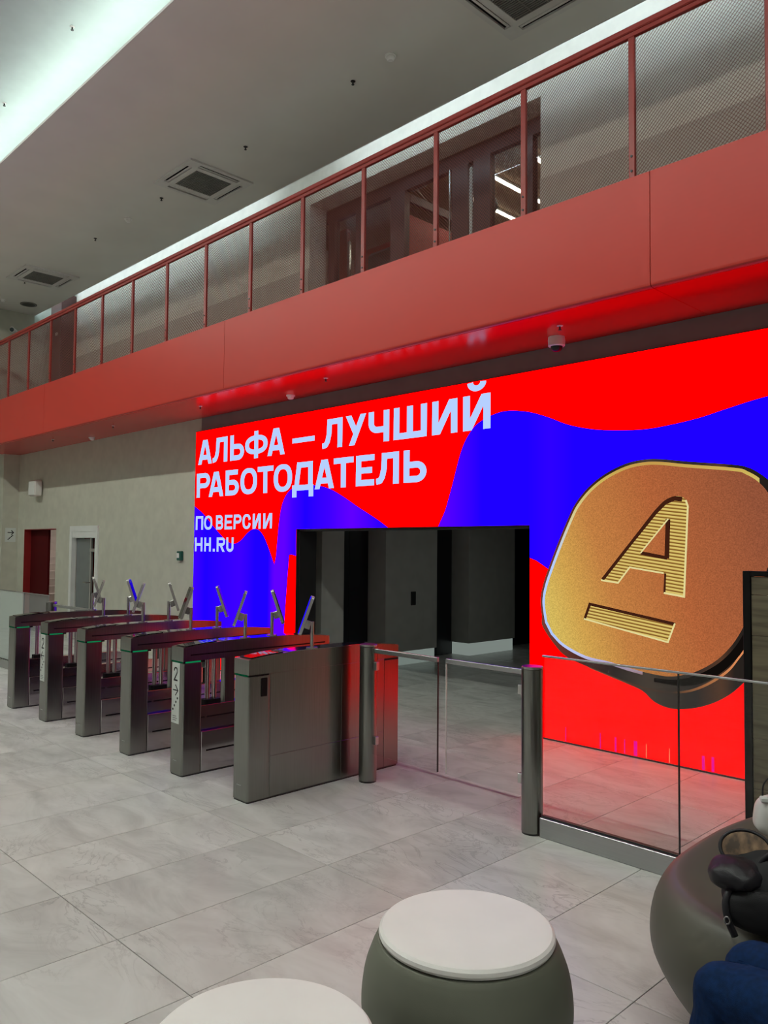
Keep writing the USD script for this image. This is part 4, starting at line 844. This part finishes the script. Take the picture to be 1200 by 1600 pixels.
bones = [((pel, 0.13), (chest, 0.12)), ((chest, 0.12), (neck, 0.055)), ((neck, 0.052), (head, 0.06)),
         ((head, (0.095, 0.075, 0.105)), ((-0.44, 2.225, 1.23), (0.06, 0.055, 0.07))), (((-0.505, 2.225, 1.265), 0.013), ((-0.52, 2.225, 1.235), 0.014)),
         ((hipN, 0.085), (kneN, 0.058)), ((hipF, 0.085), (kneF, 0.058)), ((kneN, 0.055), (ankN, 0.036)), ((kneF, 0.055), (ankF, 0.036)),
         ((chest, 0.09), (shN, 0.055)), ((chest, 0.09), (shF, 0.055)), ((shN, 0.05), (elN, 0.04)), ((shF, 0.05), (elF, 0.04)), ((elN, 0.038), (wrN, 0.026)), ((elF, 0.038), (wrF, 0.026))]
for w, sgn in ((wrN, 1), (wrF, -1)):
    d = np.array((-0.97, 0.12 * sgn, -0.1)); sd = np.array((0.1, 1.0 * sgn, 0)); w = np.array(w)
    pc = w + d * 0.05
    bones.append(((w, 0.024), (pc + d * 0.03, (0.022, 0.032, 0.014))))
    for k, (L, o) in enumerate(((0.075, -0.027), (0.085, -0.009), (0.08, 0.009), (0.062, 0.026))):
        b = pc + d * 0.035 + np.array((0, o * sgn, 0)); mid = b + d * L * 0.5; tip = b + d * L * 0.9 + np.array((0, 0, -0.02))
        bones += [((b, 0.0095), (mid, 0.009)), ((mid, 0.009), (tip, 0.008))]
    bones += [((pc, 0.012), (pc + sd * 0.045 + d * 0.02, 0.0105)), ((pc + sd * 0.045 + d * 0.02, 0.0105), (pc + sd * 0.055 + d * 0.05, 0.009))]
for s in (-1, 1): bones.append((((-0.40, 2.225 + s * 0.078, 1.27), (0.02, 0.012, 0.03)), ((-0.395, 2.225 + s * 0.082, 1.255), (0.014, 0.01, 0.02))))
obj('body', flesh(bones, 0.012, 6), SKIN, ps, smooth=True)
jn = flesh([((pel, 0.145), ((-0.40, 2.23, 0.66), 0.14)), ((hipN, 0.105), (kneN, 0.078)), ((hipF, 0.105), (kneF, 0.078)), ((pel, 0.14), (hipN, 0.105)), ((pel, 0.14), (hipF, 0.105)),
            ((kneN, 0.077), ((-0.985, 2.255, 0.30), 0.068)), (((-0.985, 2.255, 0.30), 0.068), ((ankN[0], ankN[1], 0.13), 0.055)), ((kneF, 0.077), ((-0.955, 2.415, 0.30), 0.068)), (((-0.955, 2.415, 0.30), 0.068), ((ankF[0], ankF[1], 0.13), 0.055))], 0.014, 10)
wv = meshkit.fbm(jn.vertices * (14, 14, 9), 4, 3) - 0.5
kn = np.exp(-((np.linalg.norm(jn.vertices - np.array(kneN), axis=1) / 0.16) ** 2)) + np.exp(-((np.linalg.norm(jn.vertices - np.array(kneF), axis=1) / 0.16) ** 2))
jn.vertices += jn.vertex_normals * (wv * (0.012 + 0.014 * kn))[:, None]
obj('jeans', jn, DENIM, ps, smooth=True)
obj('sweater', flesh([((pel, 0.155), (chest, 0.14)), ((chest, 0.13), ((-0.37, 2.22, 1.09), 0.07)), ((chest, 0.115), (shN, 0.075)), ((chest, 0.115), (shF, 0.075)), ((shN, 0.07), (elN, 0.058)), ((shF, 0.07), (elF, 0.058)), ((elN, 0.057), (wrN, 0.04)), ((elF, 0.057), (wrF, 0.04))], 0.02, 10), BLACKCLOTH, ps, smooth=True)
obj('hair', flesh([(((-0.385, 2.225, 1.31), (0.10, 0.088, 0.085)), ((-0.35, 2.225, 1.24), (0.08, 0.082, 0.09))), (((-0.35, 2.225, 1.25), (0.07, 0.08, 0.09)), ((-0.30, 2.225, 1.08), (0.045, 0.07, 0.06)))], 0.02, 6), HAIR, ps, smooth=True)
for s in (-1, 1): obj('eye', trimesh.creation.icosphere(2, 0.011).apply_translation((-0.494, 2.225 + s * 0.032, 1.275)), DARK, ps, smooth=True)
obj('lips', ellipsoid((-0.505, 2.225, 1.195), (0.008, 0.024, 0.008), 1.0, 2), paint('lips', (0.4, 0.12, 0.1), 0.4), ps, smooth=True)
for ax in (ankN, ankF):
    sh = flesh([(((ax[0] + 0.03, ax[1], 0.06), (0.05, 0.042, 0.055)), ((ax[0] - 0.03, ax[1], 0.05), (0.05, 0.045, 0.048))), (((ax[0] - 0.03, ax[1], 0.045), (0.05, 0.045, 0.042)), ((ax[0] - 0.15, ax[1], 0.036), (0.05, 0.044, 0.034)))], 0.012, 6)
    sh.vertices[:, 2] = np.maximum(sh.vertices[:, 2], 0.001)
    obj('shoe', sh, SHOE, ps, smooth=True)
